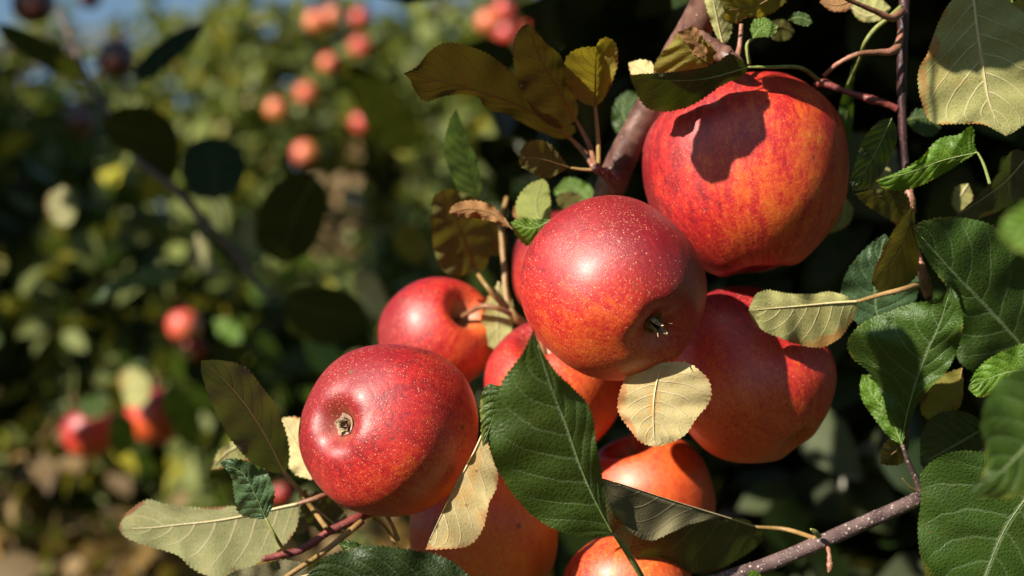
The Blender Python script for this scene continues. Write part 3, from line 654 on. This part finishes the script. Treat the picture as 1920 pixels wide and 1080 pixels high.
leaf(br, 'deep', 'under', 1.1, [(530, 560), (600, 585), (690, 600)], [(560, 545), (620, 540), (670, 560)], [(545, 620), (610, 645), (670, 630)], g=(.8, .9), label='dim olive leaf right of the branch end')
leaf(br, 'bright', 'top', 1.2, [(640, 690), (605, 665), (572, 630)], [(610, 700), (582, 680), (570, 655)], [(640, 668), (620, 648), (590, 632)], g=(-.3, -.3), label='bright green leaf tip behind the left apple')
leaf(br, 'teal', 'top', 1.2, [(255, 155), (300, 110), (382, 42)], [(256, 125), (290, 88), (340, 55)], [(285, 145), (330, 110), (375, 65)], g=(.7, .9), label='dark teal leaf pointing up to the sky')
leaf(br, 'cream', 'under', 1.2, [(675, 508), (695, 550), (715, 602)], [(664, 530), (680, 565), (695, 590)], [(700, 515), (722, 555), (725, 588)], g=(-.3, -.3), label='pale upright leaf left of the rear apple')
leaf(br, 'sage', 'under', 1.35, [(118, 350), (112, 385), (120, 425)], [(92, 365), (88, 390), (100, 415)], [(138, 360), (142, 390), (135, 415)], g=(-.3, -.3))
leaf(br, 'sage', 'under', 1.4, [(470, 400), (462, 435), (468, 475)], [(450, 410), (444, 440), (452, 465)], [(484, 410), (486, 440), (480, 465)], g=(-.3, -.3))
leaf(br, 'sage', 'under', 1.4, [(370, 440), (378, 480), (400, 515)], [(355, 460), (355, 490), (375, 510)], [(385, 455), (400, 485), (410, 505)], g=(-.3, -.3))
leaf(br, 'yellow', 'under', 1.3, [(800, 490), (780, 460), (745, 428)], [(770, 492), (745, 470), (738, 445)], [(805, 465), (790, 435), (765, 422)], g=(-.2, 0))
leaf(br, 'deep', 'top', 1.5, [(660, 120), (710, 195), (770, 285)], [(655, 160), (680, 220), (720, 275)], [(695, 130), (745, 180), (785, 245)], g=(.8, .9), label='large blurred dark leaf left of the bronze leaves')
leaf(br, 'pale', 'under', 1.6, [(240, 690), (255, 720), (258, 765)], [(225, 705), (230, 735), (240, 760)], [(262, 695), (280, 720), (275, 750)], g=(-.2, -.2), label='pale leaf over the largest blurred apple')

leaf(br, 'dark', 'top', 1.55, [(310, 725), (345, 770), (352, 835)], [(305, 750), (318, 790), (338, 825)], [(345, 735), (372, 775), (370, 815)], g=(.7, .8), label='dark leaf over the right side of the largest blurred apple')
leaf(br, 'green', 'top', 1.6, [(205, 745), (180, 762), (140, 770)], [(195, 738), (165, 742)], [(200, 775), (168, 785)], g=(0, .1), label='green leaf over the top of the far left blurred apple')
leaf(br, 'dark', 'top', 1.6, [(225, 770), (232, 810), (222, 860)], [(208, 790), (206, 830)], [(248, 790), (250, 835)], g=(.7, .8))
leaf(br, 'bright', 'top', 1.6, [(400, 600), (425, 612), (455, 640)], [(410, 625), (435, 640)], [(425, 598), (448, 615)], g=(-.2, 0))
# ------------------------------------------------------------------ main bough and its leaves
bo = empty('apple_branch', P(1330, -20, .63), 'stout reddish brown bough running down behind the front apple', 'branch')
ptube('bough', [(1345, -60, .60, 35), (1325, 10, .61, 33), (1290, 75, .62, 32), (1250, 140, .628, 29), (1215, 205, .634, 27), (1180, 270, .638, 27), (1155, 325, .642, 29), (1135, 380, .648, 27), (1110, 450, .66, 24), (1060, 540, .675, 20), (1005, 620, .682, 13), (1040, 700, .69, 9)], BARK, bo, sides=20, n=90, lump=.035)
ptube('spur', [(1300, 70, .605, 18), (1340, 92, .59, 17), (1368, 108, .58, 15), (1392, 122, .58, 8)], BARK, bo, lump=.2, sides=14)
ptube('spur', [(1150, 335, .63, 14), (1135, 325, .615, 10), (1120, 318, .605, 8), (1112, 312, .6, 5)], TWIG, bo, lump=.25, sides=12)
leaf(bo, 'bronze', 'under', .60, [(1068, 258), (1030, 232), (983, 203), (897, 172), (817, 152), (757, 138)], [(1078, 242), (1030, 208), (998, 180), (973, 150), (927, 110), (887, 90), (833, 82), (803, 100), (782, 126)],
     [(1050, 259), (1000, 240), (947, 213), (913, 203), (897, 182), (860, 176), (827, 181), (797, 189), (780, 172), (770, 150)], g=(.75, .95), stalk=[(1090, 280), (1112, 312, .6)], smat=PINK, srad=4, label='long bronze leaf with curled tip reaching left', wave=.002)
leaf(bo, 'bronze', 'under', .592, [(1080, 226), (1045, 165), (1012, 105), (990, 44)], [(1050, 240), (1010, 218), (983, 178), (968, 140), (964, 80), (978, 52)], [(1083, 205), (1073, 170), (1062, 135), (1050, 105), (1022, 80), (1003, 56)], g=(.75, .85), stalk=[(1100, 262), (1116, 310, .6)], smat=PINK, srad=3.6, label='upright bronze leaf between its two neighbours')
leaf(bo, 'yellow', 'under', .60, [(1116, 200), (1117, 150), (1119, 88)], [(1090, 190), (1068, 168), (1060, 140), (1060, 115), (1072, 98), (1092, 90)], [(1132, 185), (1146, 155), (1157, 120), (1157, 95), (1150, 77), (1135, 71), (1124, 77)], g=(.85, .75), fold=(.1, -1.3), stalk=[(1121, 255), (1122, 308, .602)], smat=STALK, srad=3.4, label='rounded folded leaf, one half glowing yellow', teeth=11)
leaf(bo, 'olive', 'under', .60, [(1068, 314), (1013, 298), (973, 296)], [(1048, 292), (1030, 270), (1008, 263), (984, 272)], [(1045, 326), (1022, 334), (988, 318), (976, 310)], g=(.3, .6), stalk=[(1095, 318), (1115, 318, .605)], smat=STALK, label='small olive leaf below the bronze ones')
leaf(bo, 'blue', 'top', .66, [(897, 372), (880, 320), (866, 260), (855, 204)], [(868, 365), (848, 330), (834, 280), (842, 235)], [(902, 350), (893, 300), (880, 270), (867, 235)], g=(1.1, .4), fold=(-.6, .8), label='narrow upright blue green leaf')
leaf(bo, 'dark', 'under', .571, [(1403, 126), (1320, 148), (1240, 150), (1181, 142)], [(1370, 102), (1345, 118), (1310, 130), (1233, 138), (1200, 139)], [(1395, 140), (1360, 155), (1310, 189), (1277, 204), (1243, 208), (1213, 201), (1195, 175)], g=(.3, 1.2), fold=(0, .2), stalk=[(1440, 126, .575), (1500, 127, .59), (1535, 150, .61)], smat=STALKG, srad=3, label='dark serrated leaf lying over the top of the largest apple')
leaf(bo, 'yellow', 'under', .585, [(1330, 124), (1295, 90), (1283, 55)], [(1280, 132), (1228, 133), (1235, 110), (1262, 78), (1272, 62)], [(1345, 105), (1325, 80), (1300, 62)], g=(.2, .4), fold=(.5, -.8), label='torn yellow and brown leaf on the bough', wave=.004)
leaf(bo, 'rust', 'under', .58, [(1325, 110), (1305, 80), (1285, 55)], [(1300, 100), (1288, 80), (1272, 62)], [(1325, 95), (1318, 72), (1300, 50)], g=(.3, .2), wave=.003, label='shrivelled rust brown leaf tip')
leaf(bo, 'cream', 'under', .60, [(1225, 140), (1200, 128), (1178, 118)], [(1205, 142), (1185, 138)], [(1222, 118), (1200, 113)], g=(-.3, -.3))
leaf(bo, 'pale', 'under', .60, [(1357, 92), (1345, 40), (1332, -30)], [(1343, 65), (1330, 30), (1322, -10)], [(1372, 50), (1362, 10), (1345, -15)], g=(.3, 0), fold=(.5, .5), stalk=[(1362, 110, .59)], label='narrow pale green leaf beside the bough')
leaf(bo, 'yellow', 'under', .58, [(1480, -30), (1420, 10), (1358, 20)], [(1420, -50), (1370, -20), (1352, 0)], [(1475, 0), (1430, 32), (1400, 32), (1375, 44), (1358, 34)], g=(.2, .7), label='yellow green leaf at the top edge')
leaf(bo, 'bright', 'top', .595, [(1412, 72), (1425, 55), (1446, 40)], [(1408, 52), (1415, 38), (1435, 34)], [(1430, 68), (1450, 66), (1456, 50)], g=(-.4, -.2), stalk=[(1400, 88), (1405, 120)], smat=STALKG)
ptube('stalk', [(1390, 45, .59, 4), (1388, 75, .59, 4.5), (1382, 108, .585, 6)], PINK, bo)
leaf(bo, 'green', 'top', .68, [(1190, 250), (1168, 215), (1175, 170)], [(1160, 250), (1148, 225), (1155, 190)], [(1198, 230), (1200, 200), (1190, 175)], g=(0, -.3), label='green leaf behind the bough')
leaf(bo, 'bright', 'top', .70, [(1110, 380), (1085, 355), (1050, 345)], [(1090, 385), (1060, 375), (1040, 360)], [(1112, 358), (1085, 338), (1060, 335)], g=(-.2, -.2))

# ------------------------------------------------------------------ spur with leaves above the rear left apple
sp = empty('apple_branch', P(980, 610, .67), 'short fruiting spur with browned leaves above the rear left apple', 'branch')
ptube('twig', [(1015, 640, .68, 9), (980, 606, .672, 8), (962, 590, .668, 8), (950, 560, .67, 6), (945, 500, .675, 5), (940, 430, .68, 5), (950, 370, .69, 4)], STALK, sp, lump=.1)
leaf(sp, 'olive', 'under', .655, [(890, 503), (872, 450), (852, 400), (826, 358)], [(862, 517), (835, 510), (818, 480), (811, 440), (810, 400), (813, 372)], [(907, 505), (918, 470), (920, 430), (908, 390), (875, 366), (845, 356)], g=(.55, .65), stalk=[(915, 540, .66), (950, 582, .668)], smat=STALK, srad=4, label='large olive brown leaf above the rear left apple', wave=.003)
leaf(sp, 'rust', 'under', .60, [(962, 430), (925, 402), (880, 392), (842, 400)], [(933, 395), (907, 380), (867, 378), (848, 388)], [(950, 425), (922, 414), (890, 408), (855, 404)], g=(.2, -.6), fold=(.2, 1.1), label='rolled rust coloured leaf with a pale rim', wave=.003)
leaf(sp, 'bright', 'top', .60, [(1037, 410), (1000, 428), (957, 417)], [(1007, 412), (977, 410)], [(1010, 450), (990, 460), (968, 440)], g=(-.4, .3), fold=(0, .8), label='bright green leaf against the front apple')
leaf(sp, 'bright', 'under', .625, [(1015, 425), (1005, 385), (1018, 335)], [(980, 420), (968, 385), (988, 350)], [(1032, 405), (1030, 370), (1026, 345)], g=(-.4, -.3), label='yellow green upright leaf behind the front apple')
leaf(sp, 'olive', 'under', .66, [(1080, 385), (1065, 372), (1048, 362)], [(1055, 390), (1045, 378)], [(1090, 370), (1070, 360)], g=(0, .3))
leaf(sp, 'rust', 'under', .66, [(990, 415), (975, 400), (965, 385)], [(975, 415), (962, 400)], [(990, 400), (980, 388)], g=(0, 0))
leaf(sp, 'pale', 'under', .670, [(935, 528), (932, 590), (935, 660)], [(915, 560), (902, 600), (912, 642)], [(955, 552), (961, 600), (950, 645)], g=(-.1, -.1), label='pale green leaf behind the apple stalk')
leaf(sp, 'olive', 'under', .70, [(930, 480), (925, 430), (905, 385)], [(905, 470), (898, 430), (895, 400)], [(948, 465), (945, 430), (925, 395)], g=(.5, .6))

# ------------------------------------------------------------------ dark upright shoot at the right with its side stalks and leaves
sh = empty('apple_branch', P(1697, 0, .60), 'dark upright shoot right of the largest apple with many leaves', 'branch')
ptube('shoot', [(1700, -60, .60, 11), (1694, 40, .60, 10.5), (1691, 140, .60, 9.5), (1692, 230, .60, 8), (1698, 310, .60, 7), (1706, 380, .60, 7.5), (1712, 440, .60, 7), (1724, 495, .60, 9), (1735, 530, .60, 11), (1742, 560, .605, 7)], SHOOT, sh, n=70, lump=.12, sides=14)
ptube('spur', [(1702, 345, .597, 7), (1707, 375, .595, 9), (1710, 400, .597, 8)], PINK, sh, lump=.2)
ptube('spur', [(1722, 485, .596, 6), (1731, 512, .594, 9), (1736, 535, .596, 10), (1741, 552, .6, 6)], PINK, sh, lump=.25)
ptube('side_stalk', [(1690, 58, .598, 6), (1684, 85, .592, 8), (1670, 97, .588, 7.5), (1645, 98, .585, 5.5), (1607, 102, .583, 5), (1570, 120, .585, 4.5), (1545, 142, .592, 4)], PINK, sh, lump=.1)
ptube('side_stalk', [(1575, -8, .57, 4.5), (1610, 8, .575, 4.5), (1643, 22, .58, 5.5), (1672, 34, .585, 7), (1690, 22, .595, 8)], PINK, sh, lump=.1)
ptube('side_stalk', [(1690, 12, .595, 4), (1668, 32, .59, 4.5), (1640, 55, .59, 4.5), (1624, 76, .59, 4), (1612, 110, .60, 3), (1590, 160, .62, 3)], STALKG, sh)
ptube('side_stalk', [(1683, 205, .60, 7), (1660, 194, .60, 7), (1632, 186, .60, 8), (1600, 176, .605, 6), (1570, 166, .61, 6), (1545, 156, .612, 8), (1528, 160, .615, 6)], REDT, sh, lump=.15)
leaf(sh, 'pale', 'under', .565, [(1822, -40), (1832, 50), (1845, 133), (1858, 200), (1886, 255)], [(1775, 15), (1752, 65), (1738, 105), (1724, 130), (1723, 160), (1732, 200), (1747, 228), (1793, 231), (1842, 232), (1868, 244)],
     [(1890, 0), (1940, 50), (1965, 110), (1950, 180), (1935, 215), (1910, 240)], g=(-.15, .15), fold=(.15, .15), srad=5, teeth=8, label='large pale leaf with orange rim, its upper part in shade')
leaf(sh, 'bright', 'top', .575, [(1832, 286), (1770, 300), (1700, 325), (1641, 338)], [(1826, 270), (1822, 237), (1800, 252), (1760, 262), (1727, 297), (1687, 322)], [(1807, 301), (1773, 322), (1723, 348), (1680, 358), (1655, 351)], g=(-.1, .5), fold=(.2, .3), stalk=[(1845, 310), (1856, 345)], label='bright green leaf with a twisted edge under the large pale leaf', srad=2.4)
leaf(sh, 'dark', 'top', .585, [(1672, 222), (1640, 290), (1598, 358)], [(1652, 226), (1622, 258), (1607, 300), (1597, 335)], [(1682, 250), (1662, 310), (1630, 350)], g=(1.0, .5), label='dark leaf seen edge-on beside the shoot', teeth=7)
leaf(sh, 'grey', 'under', .59, [(1930, 290), (1880, 345), (1788, 408)], [(1900, 282), (1872, 325), (1836, 365)], [(1935, 345), (1890, 385), (1835, 408)], g=(.5, .9), fold=(-.8, .3), label='drooping dark leaf with a rolled pale rim')
leaf(sh, 'olive', 'under', .585, [(1708, 395), (1668, 372), (1602, 364)], [(1700, 366), (1672, 358), (1640, 356)], [(1690, 420), (1652, 402), (1625, 384)], g=(.5, .8), label='olive leaf folded over at the shoot')
leaf(sh, 'olive', 'under', .58, [(1712, 388), (1700, 440), (1672, 490), (1634, 532)], [(1694, 405), (1672, 440), (1652, 480), (1640, 508)], [(1716, 425), (1722, 470), (1720, 512), (1697, 537), (1675, 552), (1655, 550)], g=(.7, .7), fold=(-.7, 0), label='olive hanging leaf with a lit yellow edge')
leaf(sh, 'blue', 'top', .605, [(1650, 625), (1640, 540), (1659, 438)], [(1612, 608), (1582, 575), (1577, 545), (1590, 508), (1625, 465)], [(1690, 605), (1717, 560), (1722, 520), (1700, 490)], g=(.1, .15), label='smooth blue green leaf behind the pale one', teeth=12)
leaf(sh, 'pale', 'under', .582, [(1608, 565), (1560, 568), (1507, 573), (1450, 578), (1404, 582)], [(1587, 556), (1557, 548), (1527, 552), (1473, 551), (1440, 545), (1418, 553)], [(1604, 585), (1592, 608), (1573, 634), (1537, 650), (1490, 643), (1457, 630), (1430, 618), (1412, 600)], g=(.1, .25), fold=(.2, .1), stalk=[(1650, 553), (1690, 543), (1728, 532, .594)], smat=STALK, srad=4.2, teeth=7, label='pale leaf underside with raised veins beside the shaded apple', wave=.002)
leaf(sh, 'green', 'top', .595, [(1950, 690), (1900, 630), (1847, 573), (1787, 512), (1711, 425)], [(1890, 700), (1830, 697), (1800, 678), (1790, 640), (1790, 590), (1780, 545), (1752, 505), (1725, 462)], [(1975, 600), (1950, 520), (1925, 477), (1890, 446), (1855, 421), (1812, 410), (1773, 408), (1733, 415)], g=(.35, .45), fold=(.1, .15), srad=3, label='largest dark green leaf at the right edge', wave=.003, teeth=10)
leaf(sh, 'green', 'top', .565, [(1690, 830), (1705, 760), (1735, 670), (1765, 600), (1783, 535)], [(1668, 790), (1655, 740), (1625, 692), (1597, 668), (1590, 640), (1620, 605), (1673, 583), (1717, 568), (1755, 562)], [(1703, 800), (1716, 765), (1745, 725), (1778, 690), (1800, 635), (1804, 600), (1796, 560)], g=(-.2, .5), fold=(.25, -.2), srad=3, label='cupped green leaf with a yellowing edge', wave=.004, curl=.1)
leaf(sh, 'bright', 'top', .585, [(1692, 835), (1668, 780), (1632, 735), (1616, 702)], [(1667, 818), (1640, 783), (1620, 755), (1613, 725)], [(1698, 790), (1685, 740), (1650, 710)], g=(-.2, -.1), label='lighter green leaf below the cupped one')
leaf(sh, 'yellow', 'under', .595, [(1804, 690), (1792, 740), (1744, 793)], [(1750, 712), (1730, 740), (1726, 768)], [(1806, 725), (1798, 765), (1775, 780)], g=(-.2, -.2), fold=(0, .5), label='small yellow green leaf between the green ones')
leaf(sh, 'bright', 'top', .56, [(1960, 690), (1880, 700), (1815, 729)], [(1925, 646), (1880, 660), (1850, 677), (1828, 700)], [(1925, 740), (1860, 738), (1835, 744)], g=(-.1, .1), label='bright toothed leaf at the right edge', teeth=7)
leaf(sh, 'olive', 'under', .59, [(1705, 805), (1685, 840), (1650, 868)], [(1675, 815), (1655, 840), (1652, 860)], [(1702, 840), (1690, 868), (1668, 872)], g=(.6, .7), label='small dark leaf under the cupped one')
leaf(sh, 'dark', 'top', .60, [(1850, 800), (1790, 835), (1726, 870)], [(1820, 778), (1780, 771), (1745, 786), (1728, 820)], [(1850, 860), (1800, 885), (1745, 890)], g=(.9, .9), label='almost black serrated leaf standing in for the shaded top of the corner leaf')  # dark leaf put where the corner leaf is only in shadow
leaf(sh, 'bright', 'top', .60, [(1900, -20), (1850, 5), (1795, -2)], [(1860, -30), (1820, -20)], [(1895, 15), (1880, 27), (1840, 18)], g=(-.2, -.2))
leaf(sh, 'yellow', 'under', .57, [(1950, 10), (1920, 20), (1893, 14)], [(1930, -5), (1905, 2)], [(1945, 50), (1915, 45), (1898, 30)], g=(-.2, -.2))
leaf(sh, 'rust', 'under', .59, [(1600, 0), (1570, 10), (1536, 4)], [(1580, -12), (1550, -8)], [(1590, 18), (1560, 20)], g=(-.3, -.3))
leaf(sh, 'green', 'top', .60, [(1478, 38), (1500, 32), (1524, 42)], [(1490, 24), (1512, 26)], [(1495, 44), (1512, 48)], g=(-.2, -.2))
leaf(sh, 'pale', 'under', .63, [(1590, 10), (1625, 30), (1670, 15)], [(1605, -5), (1640, -8)], [(1615, 38), (1650, 36)], g=(-.1, -.1))
leaf(sh, 'olive', 'under', .64, [(1440, 65), (1460, 50), (1490, 60)], [(1450, 40), (1475, 40)], [(1455, 75), (1478, 72)], g=(.3, .3))
leaf(sh, 'green', 'top', .64, [(1700, 225), (1735, 220), (1765, 240)], [(1720, 205), (1750, 215)], [(1715, 245), (1745, 255)], g=(0, 0))
leaf(sh, 'pale', 'under', .65, [(1648, 300), (1665, 350), (1640, 385)], [(1635, 320), (1632, 360)], [(1675, 330), (1668, 370)], g=(0, 0), label='pale leaf behind the shoot')
leaf(sh, 'pale', 'under', .66, [(1585, 370), (1580, 410), (1555, 440)], [(1565, 385), (1550, 415)], [(1598, 390), (1590, 420)], g=(0, 0))
leaf(sh, 'pale', 'under', .63, [(1815, 345), (1800, 370), (1795, 400)], [(1795, 350), (1785, 380)], [(1822, 365), (1815, 390)], g=(0, 0))
leaf(sh, 'green', 'top', .66, [(1560, 340), (1590, 200), (1600, 120)], [(1562, 280), (1575, 200)], [(1590, 280), (1600, 190)], g=(.6, .5), label='slim green leaf behind the shoot')

# foreground leaves out of focus at the right edge
fg = empty('apple_branch', P(2050, 820, .42), 'near branch outside the right edge with blurred leaves', 'branch')
ptube('twig', [(2080, 1000, .44, 10), (2050, 820, .42, 10), (2040, 640, .41, 9), (2030, 480, .37, 8), (2050, 300, .36, 6)], TWIG, fg)
leaf(fg, 'green', 'top', .435, [(2030, 730), (1940, 820), (1870, 890), (1812, 924)], [(1930, 690), (1870, 720), (1840, 790), (1850, 840), (1850, 880), (1832, 905)], [(2020, 850), (1960, 905), (1920, 925), (1860, 933)], g=(.1, .2), label='blurred green foreground leaf with a rusty edge', tooth=3.5, srad=4)
leaf(fg, 'bright', 'top', .34, [(2020, 400), (1950, 420), (1872, 440)], [(1985, 350), (1930, 375), (1885, 410)], [(1990, 470), (1940, 478), (1895, 460)], g=(-.2, .1), label='strongly blurred pale leaf at the right edge', tooth=3.5)

# ------------------------------------------------------------------ plum coloured twig at the lower right
tw = empty('apple_branch', P(1340, 1090, .575), 'straight plum coloured twig with pale dots at the lower right', 'branch')
ptube('twig', [(1270, 1115, .572, 14), (1380, 1078, .574, 14), (1440, 1058, .576, 14), (1540, 1016, .58, 14), (1640, 972, .585, 14), (1730, 930, .59, 13), (1850, 850, .60, 12), (2000, 760, .61, 12)], TWIG, tw, sides=18, n=90, lump=.03)
ptube('shoot', [(1728, 925, .588, 7), (1714, 890, .585, 5.5), (1700, 858, .582, 4.5), (1692, 835, .58, 3.5)], TWIG, tw)
ptube('bud', [(1536, 1006, .575, 5), (1528, 997, .572, 5), (1520, 992, .57, 2)], STALKG, tw)
ptube('bud', [(1552, 1026, .578, 4), (1555, 1042, .575, 4), (1556, 1062, .574, 6), (1554, 1074, .574, 2)], PINK, tw, lump=.3)
ptube('bristle', [(1722, 922, .585, 2), (1705, 912, .582, 1.4), (1692, 897, .58, .8)], STALK, tw)
leaf(tw, 'green', 'top', .575, [(1990, 850), (1887, 987), (1845, 1085), (1800, 1190)], [(1880, 850), (1780, 850), (1730, 885), (1728, 937), (1722, 993), (1726, 1037), (1738, 1085), (1760, 1150)], [(2040, 950), (2020, 1050), (1960, 1130), (1880, 1180)], g=(.05, .25), fold=(.1, .2), srad=3.5, label='large green leaf filling the lower right corner', wave=.003, teeth=9)
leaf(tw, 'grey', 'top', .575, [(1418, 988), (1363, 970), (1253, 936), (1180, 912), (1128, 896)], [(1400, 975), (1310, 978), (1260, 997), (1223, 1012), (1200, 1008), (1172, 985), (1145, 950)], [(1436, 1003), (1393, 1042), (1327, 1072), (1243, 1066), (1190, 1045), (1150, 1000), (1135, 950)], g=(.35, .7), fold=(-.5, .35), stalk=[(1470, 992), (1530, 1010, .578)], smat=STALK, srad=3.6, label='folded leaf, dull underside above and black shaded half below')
leaf(tw, 'bright', 'top', .56, [(1440, 1095), (1420, 1085), (1400, 1078)], [(1415, 1070), (1405, 1072)], [(1430, 1100), (1410, 1096)], g=(0, 0))

# ------------------------------------------------------------------ big leaf in front of the cluster and the ones tucked between apples
mf = empty('apple_branch', P(1205, 1085, .54), 'leafy twig tip rising from below in front of the apples', 'branch')
ptube('twig', [(1240, 1180, .56, 9), (1215, 1110, .552, 7), (1203, 1082, .545, 6), (1180, 1042, .538, 6), (1154, 1003, .532, 4.5)], STALKG, mf)
leaf(mf, 'green', 'top', .512, [(1150, 1003), (1123, 953), (1093, 887), (1060, 793), (1030, 715), (1000, 618)], [(1110, 1006), (1075, 1003), (1030, 986), (1000, 966), (970, 935), (945, 900), (925, 860), (920, 820), (925, 780), (935, 740), (945, 712), (968, 680), (988, 650)],
     [(1143, 985), (1135, 950), (1130, 910), (1125, 870), (1116, 830), (1112, 790), (1098, 755), (1070, 725), (1040, 695), (1015, 655)], g=(.35, .3), fold=(.25, .2), srad=3.8, label='large glossy green leaf in front of the cluster', wave=.002, teeth=10, tooth=3)
leaf(mf, 'green', 'top', .545, [(940, 725), (925, 780), (905, 838)], [(915, 722), (903, 745), (902, 790)], [(938, 745), (932, 775), (918, 825)], g=(.3, .2), fold=(.4, .5), label='small curled leaf behind the large green one')
leaf(mf, 'cream', 'under', .569, [(908, 806), (885, 855), (842, 935), (797, 1030)], [(900, 830), (868, 880), (836, 945)], [(917, 842), (933, 891), (928, 919), (917, 941), (903, 994), (878, 1022), (842, 1028)], g=(-.1, .0), fold=(.3, .1), srad=3, label='cream leaf in full sun under the left apple')
leaf(mf, 'cream', 'under', .556, [(1240, 680), (1228, 735), (1225, 780), (1228, 838)], [(1190, 690), (1165, 730), (1160, 770), (1180, 802), (1202, 828)], [(1290, 682), (1328, 715), (1331, 748), (1302, 788), (1285, 814), (1260, 828)], g=(.0, -.1), fold=(.15, .1), srad=2.6, label='pale yellow leaf with browned rim under the front apple')
leaf(mf, 'dark', 'top', .528, [(900, 1130), (740, 1085), (572, 1084)], [(860, 1190), (740, 1170), (620, 1120)], [(888, 1095), (860, 1064), (830, 1046), (790, 1036), (740, 1028), (690, 1025), (640, 1036), (600, 1054)], g=(.2, .4), fold=(.1, .3), label='dark serrated leaf along the bottom edge', tooth=4.5, teeth=10)
leaf(mf, 'green', 'top', .56, [(700, 1040), (665, 1030), (635, 1020)], [(670, 1018), (645, 1014)], [(690, 1055), (660, 1048)], g=(-.1, 0))

# ------------------------------------------------------------------ red twig at the lower left
rt = empty('apple_branch', P(665, 972, .60), 'reddish twig at the lower left under the left apple with grey green leaves', 'branch')
ptube('twig', [(740, 950, .62, 9), (690, 962, .61, 9), (667, 973, .60, 9), (640, 985, .597, 8), (615, 998, .595, 7.5), (567, 1030, .59, 7.5), (525, 1041, .588, 7), (492, 1049, .586, 5)], REDT, rt, lump=.12, sides=14, n=50)
ptube('side_stalk', [(678, 978, .598, 6), (660, 993, .592, 6), (600, 1040, .585, 5), (537, 1082, .578, 5), (480, 1130, .572, 5)], STALK, rt)
ptube('side_stalk', [(725, 965, .60, 4), (738, 990, .60, 3.5), (746, 1014, .60, 5)], STALK, rt)
ptube('side_stalk', [(700, 970, .61, 3.5), (725, 990, .61, 3), (742, 1020, .61, 4)], STALK, rt)
leaf(rt, 'grey', 'under', .575, [(534, 888), (500, 822), (460, 760), (415, 708), (377, 676)], [(505, 883), (468, 862), (435, 825), (408, 780), (392, 740), (379, 700)], [(541, 868), (540, 830), (530, 795), (515, 760), (490, 725), (460, 690), (420, 677)], g=(.75, .75), fold=(-.2, .3), stalk=[(560, 918), (590, 960), (612, 990, .592)], smat=STALK, srad=4, label='tall grey green leaf with russet tinge left of the left apple', wave=.002)
leaf(rt, 'blue', 'top', .562, [(499, 973), (475, 920), (455, 888), (413, 868)], [(470, 970), (448, 960), (440, 925), (435, 895)], [(508, 955), (513, 920), (495, 882), (452, 863), (425, 862)], g=(.1, .3), fold=(1.0, -.3), stalk=[(515, 1003), (534, 1034, .588)], smat=STALKG, label='small dark leaf with a curled over tip', tooth=3, wave=.004)
leaf(rt, 'sage', 'under', .60, [(560, 944), (510, 955), (453, 968), (400, 977), (333, 984), (280, 990), (222, 991)], [(530, 952), (470, 948), (433, 950), (380, 953), (310, 946), (277, 938), (237, 964)], [(556, 985), (533, 1020), (483, 1055), (430, 1078), (395, 1080), (360, 1064), (333, 1040), (267, 1020), (232, 1004)], g=(.0, -.1), fold=(.9, -.2), stalk=[(590, 935), (614, 927, .605)], smat=PINK, srad=4.5, label='long pale veined leaf pointing left at the lower left')
leaf(rt, 'grey', 'under', .585, [(590, 1075), (520, 1090), (412, 1090)], [(565, 1056), (530, 1051), (482, 1061), (440, 1072)], [(560, 1120), (500, 1140), (440, 1120)], g=(.2, .1), label='dull olive leaf at the bottom edge')
leaf(rt, 'cream', 'under', .62, [(585, 900), (560, 840), (530, 783)], [(550, 885), (535, 850), (525, 810)], [(600, 870), (590, 820), (560, 785)], g=(-.2, -.2), label='cream leaf peeping out behind the left apple')
leaf(rt, 'grey', 'under', .63, [(650, 1000), (600, 960), (560, 920)], [(610, 1000), (570, 970)], [(650, 970), (600, 925)], g=(.5, .5))
leaf(rt, 'pale', 'under', .64, [(470, 830), (430, 845), (395, 880)], [(450, 825), (415, 840)], [(480, 855), (430, 875)], g=(.0, .2), label='pale leaf behind the small curled leaf')

# ------------------------------------------------------------------ THE APPLES
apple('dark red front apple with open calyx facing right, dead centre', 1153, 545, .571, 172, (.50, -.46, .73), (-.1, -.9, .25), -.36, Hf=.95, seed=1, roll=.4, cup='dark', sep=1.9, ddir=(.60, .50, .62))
apple('glossy red apple at the left with a star shaped calyx', 727, 805, .586, 164, (-.56, .15, .81), (.75, -.65, -.1), -.28, Hf=.93, seed=2)
apple('largest apple, orange red and streaked, at the upper right', 1396, 330, .618, 190, (.12, -.97, .08), (.35, -.1, .5), -.48, Hf=.99, taper=.16, seed=3, roll=1.2, streak=1.7, dots=.6)
apple('long maroon apple in shade right of the front apple', 1398, 702, .628, 150, (.50, -.72, .42), (-.2, -.8, .3), -.1, Hf=1.10, taper=-.04, seed=4)
apple('rear left apple showing its stalk hollow', 820, 630, .685, 110, (-.58, -.5, -.64), (.9, -.2, .1), -.15, Hf=.95, seed=5, stalk=[(897, 577, .665, 5), (925, 576, .662, 5), (948, 584, .665, 5.5), (968, 596, .67, 6)])
apple('pink and orange apple behind the large green leaf', 1038, 728, .655, 132, (.2, -.8, -.5), (.3, -.5, .8), -.15, seed=6)
apple('orange apple low in the cluster above the folded leaf', 1215, 933, .665, 124, (.3, -.9, -.2), (.1, .4, .9), -.3, seed=7, dots=.4, deep=(.30, .010, .008), red=(.56, .028, .010))
apple('pinkish apple cut by the bottom edge', 1176, 1125, .615, 125, (-.1, -.9, .3), (.1, .6, .6), -.25, seed=8, streak=1.2)
apple('shaded deep orange apple at the bottom between two sunlit leaves', 910, 1012, .645, 143, (.1, -.98, .0), (.9, -.1, .5), .35, seed=9, dots=.4, deep=(.36, .018, .008), red=(.56, .045, .010), orange=(.72, .14, .012))
apple('dark red apple almost hidden behind the front apple', 1075, 508, .72, 116, (0, -.9, -.3), (0, -1, 0), -.5, seed=10)
